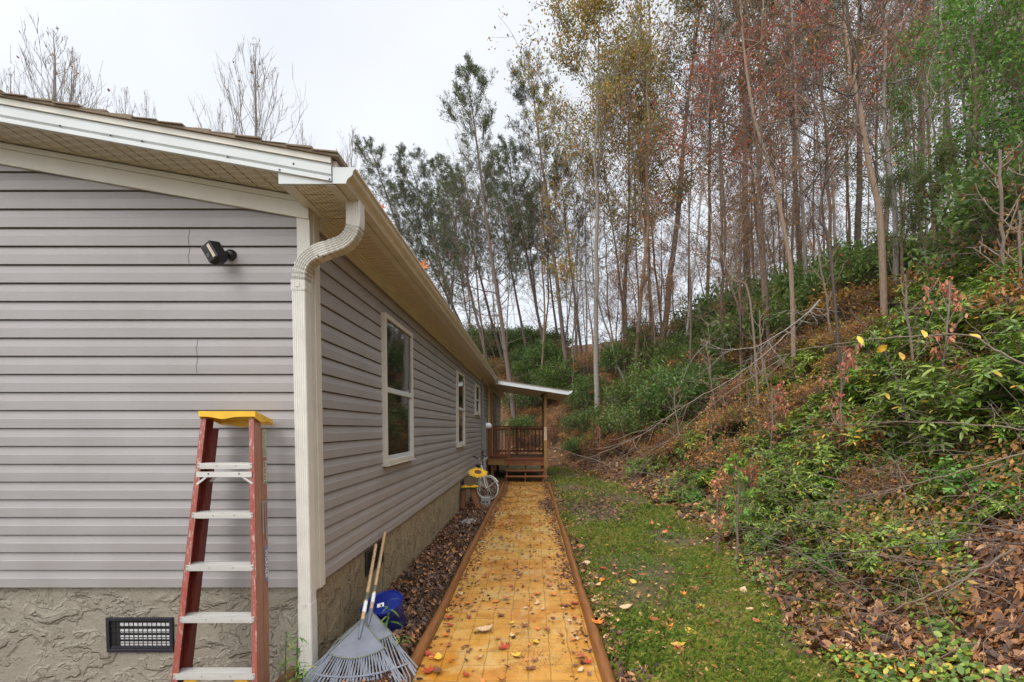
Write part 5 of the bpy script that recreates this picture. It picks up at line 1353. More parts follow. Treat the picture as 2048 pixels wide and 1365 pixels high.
# evergreens at the right
for xb, Y, xt, yt, k_, w_, lab in ((1950, 9.5, 1940, -40, 0, 1.0, 'bright green holly at the upper right corner'), (2080, 8.5, 2070, -60, 0, 1.1, 'bright green holly cut off by the right edge'), (1860, 11.5, 1850, 80, 0, .75, 'smaller green holly left of the big bright holly'),
    (2010, 9.0, 2020, 230, 1, 1.3, 'dark glossy laurel under the bright holly'), (1900, 9.6, 1890, 300, 1, 1.3, 'dark laurel between the grey trunk and the holly'), (1800, 10.5, 1800, 350, 1, 1.3, 'dark laurel at the foot of the forked tan trunk'), (2090, 7.5, 2100, 300, 1, 1.2, 'dark laurel at the right edge')):
    put_px('holly%d' % k_, xb, Y, xt, yt, lab, group=None, wide=w_)

# ------------------------------------------------------------------ shrubs on the bank
rs = random.Random(5)
def scatter(keys, n, xr, yr, dr, sr, name_fn, cat, seed, mind=.6, zoff=0):
    r_ = random.Random(seed); done = []; tries = 0
    while len(done) < n and tries < 20000:
        tries += 1
        px = r_.uniform(*xr); Y = r_.uniform(*yr); x = (px - CX) / FPX * Y; d = float(foot_dist(x, Y))
        if not dr[0] < d < dr[1]: continue
        if any(math.hypot(x - a_, Y - b_) < mind for a_, b_ in done): continue
        done.append((x, Y)); s_ = r_.uniform(*sr); lab, grp = name_fn(px, Y)
        put(r_.choice(keys), x, Y, s_ * r_.uniform(.85, 1.15), r_.uniform(0, 6.28), lab, cat, grp, wood_name='stems', lean=(r_.gauss(-.12, .045), 0), sxy=s_, zoff=zoff)
def place(px): return 'behind the porch' if px < 1110 else 'right of the porch roof' if px < 1300 else 'below the bare trunks' if px < 1560 else 'below the forked tan trunk' if px < 1800 else 'at the right edge'
scatter(('rhodo0', 'rhodo1', 'rhodo2', 'dry0', 'small0'), 72, (1540, 2200), (3.9, 8.5), (1.3, 5.6), (.42, .76), lambda p, y: (('near' if y < 5 else 'far') + ' low evergreen shrub tangle on the bank ' + place(p), ('near' if y < 5 else 'far') + ' rhododendrons ' + place(p)), 'shrub', 11, .38)
scatter(('rhodo0', 'dry1', 'rhodo1', 'small0'), 52, (1280, 1760), (6, 15), (.8, 5.0), (.45, .85), lambda p, y: ('mid bank shrub with olive or brown leaves ' + place(p), 'mid bank rhododendrons ' + place(p)), 'shrub', 12, .5)
scatter(('small0', 'rhodo1'), 30, (1420, 2150), (4.3, 9.5), (.5, 3.2), (.25, .5), lambda p, y: ('low green seedling shrub in the leaf litter ' + place(p), 'low seedlings ' + place(p)), 'shrub', 13, .4)
scatter(('laurel0', 'laurel1', 'laurel0', 'dry1'), 60, (985, 1800), (13, 27), (3.6, 15), (.45, 1.3), lambda p, y: ('thicket shrub, dark green or withered, ' + place(p), 'laurel shrubs ' + place(p)), 'shrub', 14, 1.0)
scatter(('laurel0', 'rhodo1', 'laurel1', 'dry1', 'small0'), 30, (1560, 2200), (7.5, 15), (5.0, 12), (.55, 1.2), lambda p, y: ('mixed shrub high on the slope ' + place(p), 'high laurels ' + place(p)), 'shrub', 15, .9)
scatter(('dry0', 'dry1'), 46, (1050, 1800), (8, 22), (1.2, 6.5), (.6, 1.15), lambda p, y: ('dry rust brown bramble on the slope ' + place(p), 'dry brambles ' + place(p)), 'shrub', 16, .7)
scatter(('dry0', 'dry1'), 16, (1600, 2150), (5, 11), (2.5, 7), (.5, .9), lambda p, y: ('dry brown bramble between the rhododendrons ' + place(p), 'dry brambles between rhododendrons ' + place(p)), 'shrub', 17, .7)
scatter(('small0', 'rhodo1', 'dry0', 'rhodo0'), 26, (1330, 1640), (4.6, 9.5), (.35, 2.4), (.3, .55), lambda p, y: ('low mixed green shrub where the bank meets the lawn ' + place(p), 'low shrubs beside the lawn ' + place(p)), 'shrub', 21, .42)
scatter(('rhodo0', 'rhodo2'), 12, (1480, 1900), (5, 9), (2.0, 5.0), (.6, .85), lambda p, y: ('tall stemmed rhododendron half way up the bank ' + place(p), 'half way rhododendrons ' + place(p)), 'shrub', 22, .6)
scatter(('dry1', 'dry0', 'laurel1'), 34, (985, 1330), (15, 25), (.9, 5), (.4, 1.0), lambda p, y: ('low bush on the leafy slope beyond the lawn end ' + place(p), 'bushes beyond the lawn ' + place(p)), 'shrub', 23, .7)
scatter(('laurel0', 'laurel1', 'dry1'), 30, (930, 1120), (23, 42), (4, 24), (.8, 1.4), lambda p, y: ('dark bush on the hill beyond the house end ' + ('left of the pines' if p < 1000 else 'under the pines'), 'bushes on the hill beyond the house ' + ('left' if p < 1000 else 'under the pines')), 'shrub', 24, .9)
scatter(('rhodo0', 'rhodo2', 'rhodo1'), 18, (1640, 2200), (4.2, 7.5), (1.8, 5), (.75, 1.0), lambda p, y: ('full rhododendron with long shiny leaves ' + place(p), 'full rhododendrons ' + place(p)), 'shrub', 25, .6)
scatter(('rhodo1', 'rhodo0', 'small0', 'rhodo2'), 34, (1480, 2150), (3.7, 6.2), (.7, 3.2), (.30, .58), lambda p, y: ('knee high green shrub low on the near bank ' + place(p), 'knee high shrubs on the near bank ' + place(p)), 'shrub', 26, .42)
scatter(('laurel0', 'laurel1', 'rhodo1'), 14, (1110, 1420), (13, 20), (1.6, 5.5), (.6, 1.0), lambda p, y: ('full green bush filling the slope ' + place(p), 'full green bushes on the slope ' + place(p)), 'shrub', 27, .9)
scatter(('twiggy',), 18, (1200, 2100), (4.5, 15), (1.0, 8), (.7, 1.5), lambda p, y: ('leafless twiggy sapling ' + place(p), 'twiggy saplings ' + place(p)), 'sapling', 18, .5)
scatter(('fern0',), 12, (1480, 2000), (2.9, 7), (-.1, .9), (.55, .9), lambda p, y: ('green fern at the foot of the bank ' + place(p), 'green ferns ' + place(p)), 'fern', 19, .35)
scatter(('fern1',), 10, (1350, 2000), (3.2, 12), (.3, 2.0), (.6, .95), lambda p, y: ('withered brown fern on the bank ' + place(p), 'withered ferns ' + place(p)), 'fern', 20, .4)
for key, px, py, Y, lab in (('sap0', 1690, 560, 6.0, 'sapling with coral red leaves above the rhododendrons'), ('sap1', 1545, 690, 8.0, 'sapling with bright orange leaves at the middle of the bank'), ('sap0', 1890, 500, 5.5, 'sapling with pinkish leaves near the right edge'),
    ('sap1', 1425, 720, 10, 'orange leaved sapling in front of the dark laurels'), ('sap2', 1470, 940, 5.2, 'yellow green sapling at the foot of the bank'), ('sap1', 1200, 690, 15, 'small orange sapling above the porch roof'), ('sap1', 1440, 960, 5.6, 'small orange sapling beside the lawn')):
    p = on_y(px, py, Y); g = float(ground_h(p[0], Y)); H = max(.5, p[2] + .15 - g)
    put(key, p[0], Y, min(H / PROTO[key][4], 1.1), px * .01, lab, 'sapling', None, wood_name='stem', sxy=.8)

# ------------------------------------------------------------------ arching bare branches over the bank
def branch(pts, r0, seed, label, mat='twig', leaves=None, tw=10, tl=.35):
    P = cr([on_y(a_, b_, d_) for a_, b_, d_ in pts], 5); m = len(P); rg = np_rg(seed); polys = [(P, np.linspace(r0, r0 * .3, m), 1)]; tips = []
    P[1:-1] += rg.normal(0, .006, (m - 2, 3))
    for i in range(tw):
        j = rg.integers(2, m - 1); t = unit(P[j] - P[j - 1]); d = unit(t + rg.normal(0, .7, 3)); L = tl * rg.uniform(.4, 1.2)
        B = [P[j]]
        for k2 in range(4): d = unit(d + rg.normal(0, .15, 3)); B.append(B[-1] + d * L / 4)
        B = np.array(B); polys.append((B, np.linspace(r0 * .4, .0016, 5), 2)); tips.append(B[-1])
        for k2 in range(2): d2 = unit(d + rg.normal(0, .7, 3)); polys.append((np.array([B[2], B[2] + d2 * L * .15, B[2] + d2 * L * .3]), np.array([r0 * .25, .0016, .0012]), 3))
    r = empty('fallen_branch' if r0 > .012 else 'arching_twig', tuple(P[0]), label, 'branch')
    o_ = link(polys_mesh(polys, 'branch', mat, (6, 6, 4, 3)), 'stem', r); o_.matrix_parent_inverse = Matrix.Translation(-Vector(r.location))
    if leaves:
        n = len(leaves); C_ = np.array([on_y(a_, b_, d_) for a_, b_, d_ in leaves]); V, F_, own = leaf_hex(C_, rdir(rg, n) + np.array([.3, 0, -.5]), np.tile([.1, -1., .3], (n, 1)), np.full(n, .085), np.full(n, .055), .1, .08)
        o_ = link(np_mesh('leaves', V, F_, 'leaf_yellow', np.zeros(len(F_))), 'leaves', r); o_.matrix_parent_inverse = Matrix.Translation(-Vector(r.location))
    return r
branch([(2060, 735, 3.0), (1990, 700, 3.1), (1940, 672, 3.2), (1840, 672, 3.3), (1720, 682, 3.5), (1600, 700, 3.8), (1480, 740, 4.2)], .0075, 1, 'thin arching twig with a few yellow leaves near the right edge', leaves=[(1845, 660, 3.28), (1938, 668, 3.15), (1775, 690, 3.4), (1800, 705, 3.35), (1715, 672, 3.5)])
branch([(1590, 655, 7.5), (1540, 700, 7.2), (1470, 755, 6.8), (1390, 800, 6.4), (1300, 860, 6.2), (1220, 900, 6.2), (1150, 925, 6.4)], .011, 2, 'dead branch arching down over the lawn from the middle of the bank', tw=30, tl=.6)
branch([(2070, 900, 3.2), (1960, 930, 3.3), (1850, 965, 3.5), (1740, 990, 3.8), (1640, 1020, 4.2)], .007, 3, 'long thin twig sloping left below the rhododendron leaves')
branch([(2070, 1095, 2.9), (1980, 1080, 3.0), (1880, 1082, 3.1), (1760, 1100, 3.3), (1640, 1108, 3.6), (1530, 1110, 3.9), (1450, 1095, 4.2)], .0085, 4, 'brown arching stem low over the leaf litter', 'twig_dark', tw=5)
branch([(2030, 1095, 2.8), (1960, 1140, 2.9), (1880, 1180, 3.0), (1800, 1215, 3.1), (1740, 1235, 3.2)], .009, 5, 'fallen stick slanting through the litter at the lower right', tw=4)
branch([(1700, 620, 5.2), (1760, 690, 5.0), (1800, 780, 4.8), (1830, 900, 4.6)], .009, 6, 'dark stem hanging down through the rhododendrons', 'twig_dark')
branch([(1560, 720, 7), (1450, 790, 6.6), (1340, 880, 6.4), (1260, 960, 6.6)], .006, 7, 'thin dead branch just under the arching branch', tw=22, tl=.8)
branch([(2060, 860, 3.6), (1950, 850, 3.8), (1800, 845, 4.2), (1650, 850, 4.8), (1560, 870, 5.2)], .007, 8, 'pale straight twig across the middle of the rhododendrons')
branch([(1640, 600, 6.5), (1600, 640, 6.3), (1520, 690, 6.2), (1450, 700, 6.2), (1400, 690, 6.2)], .012, 9, 'knotted grey branch at the top of the bare brush', 'bark_grey', tw=20, tl=.7)
branch([(1690, -20, 6.5), (1700, 60, 6.5), (1720, 150, 6.5), (1705, 190, 6.5), (1640, 170, 6.6), (1560, 130, 6.8)], .020, 10, 'black crooked bough hanging from the top of the picture', 'twig_dark', tw=18, tl=.7)

# ------------------------------------------------------------------ small weeds near the wall
def weed(x, y, H, nl, label, seed, ll=.12, mat='fern_leaves'):
    rg = np_rg(seed); P = np.array([(0, 0, -.03), (.01, 0, H * .4), (.02, -.01, H * .8), (.03, -.02, H)]); polys = [(P, np.array([.005, .004, .003, .002]), 2)]
    t = rg.uniform(.15, 1, nl); C_ = np.stack([np.interp(t, [0, 1], [0, .03]), np.zeros(nl), t * H], -1); az = rg.uniform(0, 6.28, nl)
    D = np.stack([np.cos(az), np.sin(az), .5 + 0 * az], -1); L = ll * rg.uniform(.7, 1.3, nl)
    V, F_, own = leaf_hex(C_, D, np.tile([0, 0, 1.], (nl, 1)) - D * .2, L, L * .17, .75, .1)
    r = empty('weed', (x, y, float(ground_h(x, y))), label, 'weed'); link(polys_mesh(polys, 'stem', 'fern_leaves'), 'stem', r); link(np_mesh('leaves', V, F_, mat, rg.random(nl)[own]), 'leaves', r)
w1 = on_y(590, 1330, 2.62); weed(w1[0], 2.62, .34, 34, 'spindly green weed at the foot of the white downspout', 1, .055)
w1 = on_y(568, 1330, 2.70); weed(w1[0], 2.70, .34, 26, 'yellowing weed between the step ladder and the downspout', 2, .045)
w1 = on_y(772, 1270, 3.15); weed(w1[0], 3.15, .36, 16, 'tall green weed with drooping leaves in front of the blue bucket', 3, .085)
w1 = on_y(795, 1300, 3.0); weed(w1[0], 3.0, .16, 14, 'small green weed beside the rakes and path edging', 4, .06)
w1 = on_y(600, 1355, 2.5); weed(w1[0], 2.5, .22, 22, 'low leafy weed by the black drain connector', 5, .05)

# ================================================================== LITTER, GRASS, FALLEN LEAVES
def leaf_outline(kind):
    if kind == 0:                                    # five lobed maple
        a = np.radians([-90, -60, -38, -8, 12, 32, 52, 70, 90, 110, 128, 148, 168, 188, 218, 240]); r = np.array([.10, .62, .30, .85, .45, .95, .42, .62, 1.1, .62, .42, .95, .45, .85, .30, .62]); 
        r[0] = .18
        return np.stack([r * np.cos(a), r * np.sin(a)], -1) * .5
    if kind == 1:                                    # long oak / chestnut leaf
        t = np.linspace(0, 1, 8); w = np.array([.02, .14, .20, .25, .26, .22, .14, .0]); L = np.stack([w, t - .5], -1); Rr = np.stack([-w[1:-1][::-1], t[1:-1][::-1] - .5], -1); return np.concatenate([L, Rr])
    t = np.array([(.0, -.5), (.22, -.28), (.33, .0), (.24, .28), (0, .52), (-.24, .28), (-.33, 0), (-.22, -.28)]); return t
def leaf_curl(kind, n_, sizes, yaw, tiltx, tilty, pos, curl, rg):
    """fan-triangulated curled leaves"""
    O = leaf_outline(kind); m = len(O)
    r2_ = (O ** 2).sum(-1); 
    base = np.concatenate([np.array([[0, 0]]), O]); bz = np.concatenate([[0], r2_ + O[:, 0] * .0])
    V = np.zeros((n_, m + 1, 3)); V[..., 0] = base[:, 0]; V[..., 1] = base[:, 1]
    V[..., 2] = bz * curl[:, None] + rg.normal(0, .03, (n_, m + 1)) + .22 * np.abs(base[:, 0]) * curl[:, None]
    V *= sizes[:, None, None]
    cy, sy_ = np.cos(yaw), np.sin(yaw)
    x = V[..., 0] * cy[:, None] - V[..., 1] * sy_[:, None]; y = V[..., 0] * sy_[:, None] + V[..., 1] * cy[:, None]; z = V[..., 2] + x * tiltx[:, None] + y * tilty[:, None]
    V = np.stack([x, y, z], -1) + pos[:, None, :]
    b = np.arange(n_)[:, None, None] * (m + 1); tri = np.stack([np.zeros(m, int), 1 + np.arange(m), 1 + (np.arange(m) + 1) % m], -1)[None]
    return V.reshape(-1, 3), (b + tri).reshape(-1, 3), np.repeat(np.arange(n_), m)
def carpet(name, n, sampler, size, seed, mat, label, cat, zfn=ground_h, lift=.012, lvshift=0.0, kinds_=(0, 1, 2), quad=False, tiltmax=.45):
    rg = np_rg(seed); x, y = sampler(rg, n); z = zfn(x, y); n = len(x)
    e = .05; gxs = np.clip((zfn(x + e, y) - zfn(x - e, y)) / (2 * e), -1.2, 1.2); gys = np.clip((zfn(x, y + e) - zfn(x, y - e)) / (2 * e), -1.2, 1.2)
    S_ = size * rg.uniform(.5, 1.3, n); pos = np.stack([x, y, z + lift * rg.uniform(.3, 1.6, n)], -1)
    tx_, ty_ = gxs + rg.normal(0, tiltmax * .5, n), gys + rg.normal(0, tiltmax * .5, n)
    lv = np.clip(rg.random(n) * .8 + .2 * (np.sin(x * 2.3) * np.sin(y * 1.9) * .5 + .5) + lvshift, 0, 1)
    if quad:
        D = np.stack([np.cos(q := rg.uniform(0, 6.28, n)), np.sin(q), tx_ * np.cos(q) + ty_ * np.sin(q)], -1); N = unit(np.stack([-tx_, -ty_, np.ones(n)], -1))
        V, F_ = leaf_quads(pos, D, N, S_, S_ * .62, rg, lift=.1); me_ = np_mesh(name, V, F_, mat, lv)
    else:
        Vs, Fs, Ls, o = [], [], [], 0; kk = rg.choice(kinds_, n)
        for kd in kinds_:
            s_ = kk == kd
            if not s_.any(): continue
            V, F_, own = leaf_curl(kd, int(s_.sum()), S_[s_], rg.uniform(0, 6.28, s_.sum()), tx_[s_], ty_[s_], pos[s_], rg.uniform(-.9, 1.6, s_.sum()), rg)
            Vs.append(V); Fs.append(F_ + o); Ls.append(lv[s_][own]); o += len(V)
        me_ = np_mesh(name, np.concatenate(Vs), np.concatenate(Fs), mat, np.concatenate(Ls))
    return tag(link(me_, name), label, cat, None, 'stuff')
def bank_sampler(d0, d1, ymin, ymax, pw=1.5, xmax_px=2200):
    def f(rg, n):
        X, Yv = [], []
        while len(X) < n:
            u = rg.random(n * 3); yy = (ymin ** (1 - pw) + u * (ymax ** (1 - pw) - ymin ** (1 - pw))) ** (1 / (1 - pw)); px = rg.uniform(960, xmax_px, n * 3); xx = (px - CX) / FPX * yy
            d = foot_dist(xx, yy); k_ = (d > d0 + .25 * wob(xx * 2, yy * 2)) & (d < d1) & ~((xx < .55) & (yy < 17))
            X += xx[k_].tolist(); Yv += yy[k_].tolist()
        return np.array(X[:n]), np.array(Yv[:n])
    return f
carpet('leaf_litter', 24000, bank_sampler(-.15, 6, 1.9, 8, 1.45), .070, 1, 'litter', 'thick brown and orange leaf litter on the near bank', 'leaf litter', lift=.03, tiltmax=1.0)
carpet('leaf_litter', 60000, bank_sampler(-.05, 16, 6, 30, 1.35), .115, 2, 'litter', 'rust coloured leaf litter covering the far bank', 'leaf litter', quad=True, lift=.03, tiltmax=.7)
def bed_s(rg, n): y = 2.3 + 11 * rg.random(n) ** 1.5; x = WX + .01 + (.54) * rg.random(n) ** .85; return x, y
carpet('mulch', 15000, bed_s, .042, 3, 'litter_dark', 'dark wet mulch with fallen leaves between the house and the path', 'mulch', lift=.02, tiltmax=.8)
def edge_s(rg, n): y = 1.6 + 12 * rg.random(n) ** 1.7; x = .535 + np.abs(rg.normal(0, .09, n)); return x, y
carpet('leaf_litter', 1500, edge_s, .07, 4, 'litter', 'brown leaves gathered along the right timber edging', 'leaf litter', lift=.02)
def lawn_s(rg, n):
    u = rg.random(n * 2); y = 1.7 + 16 * u ** 1.8; px = rg.uniform(1100, 1800, n * 2); x = (px - CX) / FPX * y; d = foot_dist(x, y); k_ = (x > .55) & (d < .1); return x[k_][:n], y[k_][:n]
carpet('leaf_litter', 4600, lawn_s, .044, 5, 'litter', 'scattered fallen leaves on the lawn strip', 'leaf litter', lift=.03)
def patch_s(rg, n): x = rg.normal(1.25, .55, n); y = rg.normal(9.6, 1.3, n); k_ = (x > .6); return x[k_], y[k_]
carpet('leaf_litter', 2200, patch_s, .06, 6, 'litter_dark', 'brown patch of old leaves on the lawn halfway to the porch', 'leaf litter', lift=.03)
def path_s(rg, n):
    y = 1.9 + 11.4 * rg.random(n) ** .50; e_ = rg.random(n); x = np.where(e_ < .3, PX0 + np.abs(rg.normal(0, .06, n)), np.where(e_ < .6, PX1 - np.abs(rg.normal(0, .07, n)), rg.uniform(PX0 + .02, PX1 - .02, n))); return x, y
flat0 = lambda x, y: np.zeros_like(np.asarray(x, float))
carpet('leaf_litter', 4600, path_s, .040, 7, 'litter', 'small leaf fragments scattered over the paver path', 'leaf litter', zfn=flat0, lift=.006, tiltmax=.25)
def pile_s(rg, n): x = rg.normal(.30, .09, n); y = rg.normal(9.3, .55, n); return np.clip(x, -.3, .41), y
carpet('leaf_litter', 420, pile_s, .05, 8, 'litter_dark', 'dark heap of leaves on the right of the path near the bicycle', 'leaf litter', zfn=flat0, lift=.02)
def pile2_s(rg, n): x = PX1 - np.abs(rg.normal(0, .04, n)); y = np.concatenate([rg.normal(6.3, .35, n // 2), rg.normal(5.0, .25, n - n // 2)]); return x, y
carpet('leaf_litter', 200, pile2_s, .03, 9, 'litter_dark', 'dark gritty debris against the right edging', 'leaf litter', zfn=flat0, lift=.012)
# grit on the path
def grit_s(rg, n): x = rg.normal(.02, .11, n); y = 2.9 + rg.gamma(2, .16, n); return x, y
carpet('gravel', 800, grit_s, .008, 10, 'litter_dark', 'fine dark grit spilled on the near pavers', 'grit', zfn=flat0, lift=.003, quad=True, tiltmax=.6)
# grass
def grass(name, n, ymin, ymax, hgt, wd, seed, label):
    rg = np_rg(seed); u = rg.random(n * 3); y = ymin + (ymax - ymin) * u ** 1.6; px = rg.uniform(1080, 1850, n * 3); x = (px - CX) / FPX * y; d = foot_dist(x, y)
    dens = .5 + .5 * np.sin(x * 3.1 + 1) * np.sin(y * 1.7) + .4 * wob(x * 2, y * 2)
    hole = np.exp(-(((x - 1.25) / .6) ** 2 + ((y - 9.6) / 1.4) ** 2)) * .9
    k_ = (x > .54) & (d < .35 + .3 * wob(x * 3, y * 3)) & (rg.random(n * 3) < np.clip(dens * 1.25 - .10 - hole, .03, 1)); x, y = x[k_][:n], y[k_][:n]; n = len(x); z = ground_h(x, y) - .004
    H = hgt * rg.uniform(.35, 1.25, n) * (1 + .3 * wob(x, y)); az = rg.uniform(0, 6.28, n); ln = rg.uniform(.1, 1.0, n)
    d_ = np.stack([np.cos(az), np.sin(az), 0 * az], -1); s_ = np.stack([-np.sin(az), np.cos(az), 0 * az], -1); p = np.stack([x, y, z], -1)
    mid = p + d_ * (H * ln * .35)[:, None] + np.array([0, 0, 1]) * (H * .6)[:, None]; tip = p + d_ * (H * ln)[:, None] + np.array([0, 0, 1]) * (H * (1 - .4 * ln))[:, None]
    V = np.stack([p - s_ * wd * .5, p + s_ * wd * .5, mid + s_ * wd * .4, tip], 1).reshape(-1, 3); V2 = np.arange(n * 4).reshape(-1, 4)
    V = V.reshape(-1, 4, 3); V[:, 3] = tip; lv = np.clip(rg.random(n) * .75 + .25 * (wob(x * 1.5, y * 1.5) + .5), 0, 1)
    return tag(link(np_mesh(name, V.reshape(-1, 3), V2, 'grass_blades', lv), name), label, 'grass', None, 'stuff')
grass('grass', 60000, 1.7, 7.5, .070, .0042, 1, 'short wet green grass on the near lawn strip')
grass('grass', 50000, 6.5, 18.5, .085, .009, 2, 'green grass of the lawn strip towards the porch')
# clover-like low plants in the lawn and at the bank foot
def clov_s(rg, n):
    c_ = rg.integers(0, 40, n); r5 = np_rg(99); cy_ = 2.4 + 6 * r5.random(40) ** 1.4; cx_ = .7 + r5.random(40) * 1.7; return cx_[c_] + rg.normal(0, .07, n), cy_[c_] + rg.normal(0, .09, n)
carpet('ground_cover', 7000, clov_s, .022, 11, 'fern_leaves', 'low bright green clover patches in the lawn', 'ground cover', lift=.035, quad=True)
def foot_s(rg, n):
    X, Yv = bank_sampler(-.2, 4.5, 2.2, 9, 1.6)(rg, n); m = (np.sin(X * 3.3 + .5) * np.sin(Yv * 2.9) + wob(X * 2, Yv * 2)) > .25; return X[m], Yv[m]
carpet('ground_cover', 16000, foot_s, .040, 12, 'rhodo_leaves', 'small green seedlings spread through the leaf litter', 'ground cover', lift=.07, kinds_=(2,), tiltmax=.8)

def tang_s(d0, d1, y0, y1, th, ph):
    def f(rg, n):
        X, Yv = bank_sampler(d0, d1, y0, y1, 1.5)(rg, n); m = (np.sin(X * 1.9 + ph) * np.sin(Yv * 1.6 + ph) + 1.1 * wob(X * 1.6 + ph, Yv * 1.6)) > th; return X[m], Yv[m]
    return f
carpet('undergrowth', 34000, tang_s(.5, 8, 3.7, 13, -.15, 0), .048, 13, 'rhodo_leaves', 'tangled low green undergrowth all over the near bank', 'undergrowth', lift=.12, kinds_=(2,), tiltmax=1.2)
carpet('undergrowth', 22000, tang_s(.8, 10, 5, 20, .1, 2), .070, 14, 'laurel_leaves', 'olive green undergrowth spread over the middle of the bank', 'undergrowth', lift=.18, quad=True, tiltmax=1.4)
carpet('undergrowth', 22000, tang_s(.5, 10, 3, 20, .1, 4), .052, 15, 'rust_leaves', 'withered tan and orange undergrowth on the bank', 'undergrowth', lift=.25, quad=True, tiltmax=1.4)
rg = np_rg(321); Xb, Yb_ = bank_sampler(.4, 9, 2.8, 20, 1.1)(rg, 1700); polys = []
for xx, yy in zip(Xb, Yb_):
    L = rg.uniform(.25, 1.1) * (1 + yy * .03); az = rg.uniform(0, 6.28); e = rg.uniform(.05, 1.2); d = np.array([math.cos(az) * math.cos(e) - .25, math.sin(az) * math.cos(e), math.sin(e)]); p = np.array([xx, yy, float(ground_h(xx, yy)) - .02]); B = [p]
    for q in range(4): d = unit(d + rg.normal(0, .16, 3) + np.array([-.05, 0, -.16])); B.append(B[-1] + d * L / 4)
    polys.append((np.array(B), np.linspace(.0035, .0015, 5) * (1 + yy * .09), 3))
tag(link(polys_mesh(polys, 'brushwood', 'twig'), 'brushwood'), 'tangle of thin dead stems and twigs over the bank', 'brushwood', None, 'stuff')
# individual fallen leaves
LM = ('leaf_red', 'leaf_orange', 'leaf_tan', 'leaf_brown', 'leaf_yellow', 'leaf_rust'); LW = ('dark red', 'orange', 'pale tan', 'dark brown', 'yellow', 'rust brown')
LMESH = {}
for kd in range(3):
    for mi, mt in enumerate(LM):
        for v_ in range(2):
            rg = np_rg(500 + kd * 20 + mi * 3 + v_)
            V, F_, own = leaf_curl(kd, 1, np.array([1.0]), np.array([0.]), np.array([.0]), np.array([0.]), np.zeros((1, 3)), np.array([.45 if v_ else .9]), rg)
            LMESH[kd, mi, v_] = np_mesh('fallen_leaf', V, F_, mt)
def one_leaf(x, y, z, s_, kd, mi, v_, yaw, label, group=None, tilt=(0, 0)):
    o_ = bpy.data.objects.new('fallen_leaf', LMESH[kd, mi, v_]); COL.objects.link(o_); o_.location = (x, y, z); o_.scale = (s_, s_, s_); o_.rotation_euler = (tilt[0], tilt[1], yaw)
    return tag(o_, label, 'leaf', group)
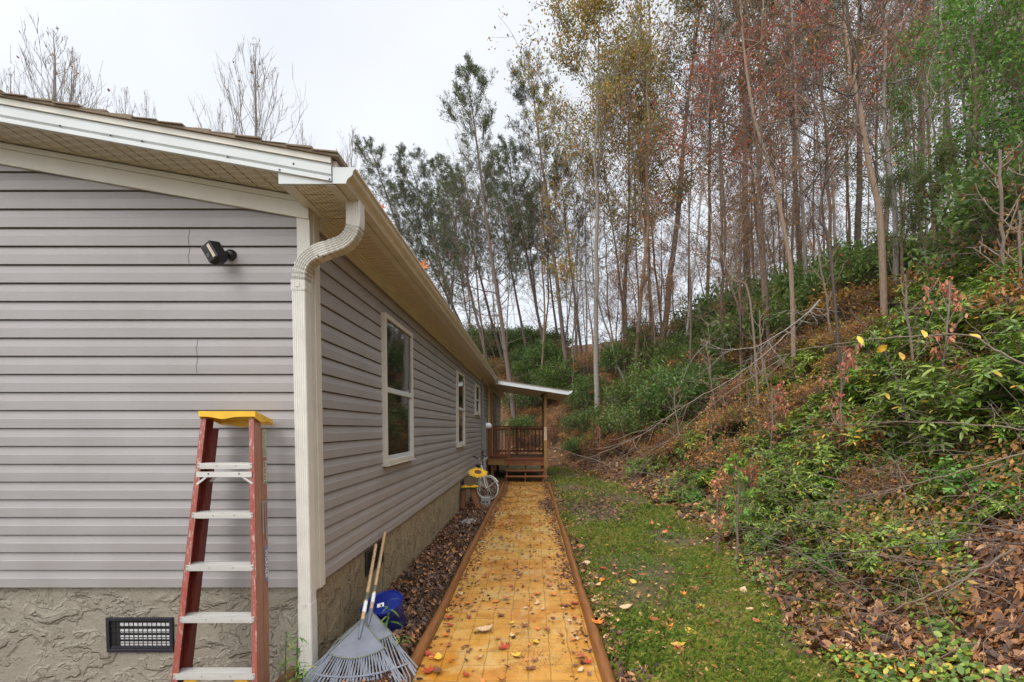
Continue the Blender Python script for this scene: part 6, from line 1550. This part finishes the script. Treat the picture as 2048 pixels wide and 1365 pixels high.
for px, py, s_, kd, mi, yaw, lab in ((967, 1262, .17, 1, 2, -1.1, 'largest pale oval leaf lying near the middle of the path'), (1008, 1296, .13, 0, 0, .4, 'dark red maple leaf right of centre on the near path'), (1036, 1312, .10, 0, 4, 1.2, 'yellow orange maple leaf touching the dark red one on the near path'),
    (876, 1316, .09, 2, 4, .2, 'round yellow leaf by the left edging of the near path'), (858, 1308, .09, 0, 0, 2, 'crimson leaf against the left edging beside a round yellow leaf'), (858, 1343, .12, 0, 0, 1, 'curled red brown leaf at the lower left of the path'), (894, 1270, .11, 0, 1, 2.2, 'orange maple leaf near the left edging'),
    (1197, 1256, .15, 0, 1, .8, 'big red and orange maple leaf outside the right edging'), (932, 1350, .06, 2, 0, .9, 'small dark red leaf at the bottom of the path'), (1003, 1230, .11, 0, 3, 2.6, 'crumpled brown leaf in the middle of the path'), (900, 1235, .12, 0, 0, 2.9, 'red leaf pile top by the left edging'),
    (1108, 1190, .12, 0, 1, .5, 'orange leaf cluster at the right third of the path'), (1165, 1312, .13, 0, 5, 1.9, 'rust leaf against the right edging near the camera'), (1176, 1325, .10, 0, 0, .1, 'red leaf just below the rust leaf at the right edging'), (1095, 1258, .09, 0, 5, 1.4, 'crumpled rust leaf right of the long pale leaf'), (1050, 1252, .10, 0, 3, .6, 'brown curled leaf in the centre of the near pavers'),
    (1150, 1207, .09, 2, 0, 1.7, 'red leaf close to the right edging mid way'), (1012, 1198, .10, 1, 5, 1.5, 'long rust leaf lying crosswise on the path'), (875, 1344, .10, 1, 3, .6, 'narrow brown leaf next to the curled red brown leaf')):
    p = on_z(px, py, .012); z_ = .012 if px < 1190 else .05
    one_leaf(p[0], p[1], z_, s_, kd, mi, 1 if kd != 1 else 0, yaw, lab)
rq = random.Random(9)
for i in range(210):
    y = 2.75 + 9.0 * rq.random() ** 1.25; x = rq.uniform(PX0 + .03, PX1 - .03) if rq.random() < .7 else rq.choice((PX0 + .06, PX1 - .08)) + rq.gauss(0, .03)
    mi = rq.choices(range(6), (3, 3, 4, 3, 1, 4))[0]; kd = rq.choices((0, 1, 2), (5, 1, 3))[0]; s_ = rq.uniform(.035, .085)
    wh = 'near' if y < 4 else 'middle' if y < 7.5 else 'far'
    one_leaf(x, y, .010, s_, kd, mi, rq.randint(0, 1), rq.uniform(0, 6.28), 'small %s leaf loose on the %s part of the paver path' % (LW[mi], wh), 'small %s leaves on the %s part of the path' % (LW[mi], wh), (rq.gauss(0, .15), rq.gauss(0, .15)))
for i in range(70):
    y = 2.4 + 5.0 * rq.random() ** 1.4; x = rq.uniform(.62, 2.2)
    if float(foot_dist(x, y)) > .2: continue
    mi = rq.choices(range(6), (2, 4, 4, 2, 1, 4))[0]
    one_leaf(x, y, float(ground_h(x, y)) + .035, rq.uniform(.06, .12), rq.choice((0, 0, 2)), mi, rq.randint(0, 1), rq.uniform(0, 6.28), '%s leaf resting on the grass right of the path' % LW[mi].capitalize().lower(), '%s leaves on the grass' % LW[mi], (rq.gauss(0, .3), rq.gauss(0, .3)))
g1 = on_x(845, 531, -1.0); one_leaf(-.998, g1[1], Z(1.47), .13, 0, 1, 0, .4, 'bright orange leaf caught on the gutter rim above the window', None, (1.2, .3))
g1 = on_x(764, 411, -1.0); one_leaf(-.998, g1[1], Z(1.468), .05, 0, 1, 0, .4, 'tiny orange leaf on the gutter rim near the downspout', None, (1.2, .3))
p = on_y(396, 262, RY - .01); one_leaf(p[0], RY - .01, p[2] + .005, .04, 0, 1, 1, .4, 'small orange leaf on the edge of the roof shingles', None, (1.2, .3))
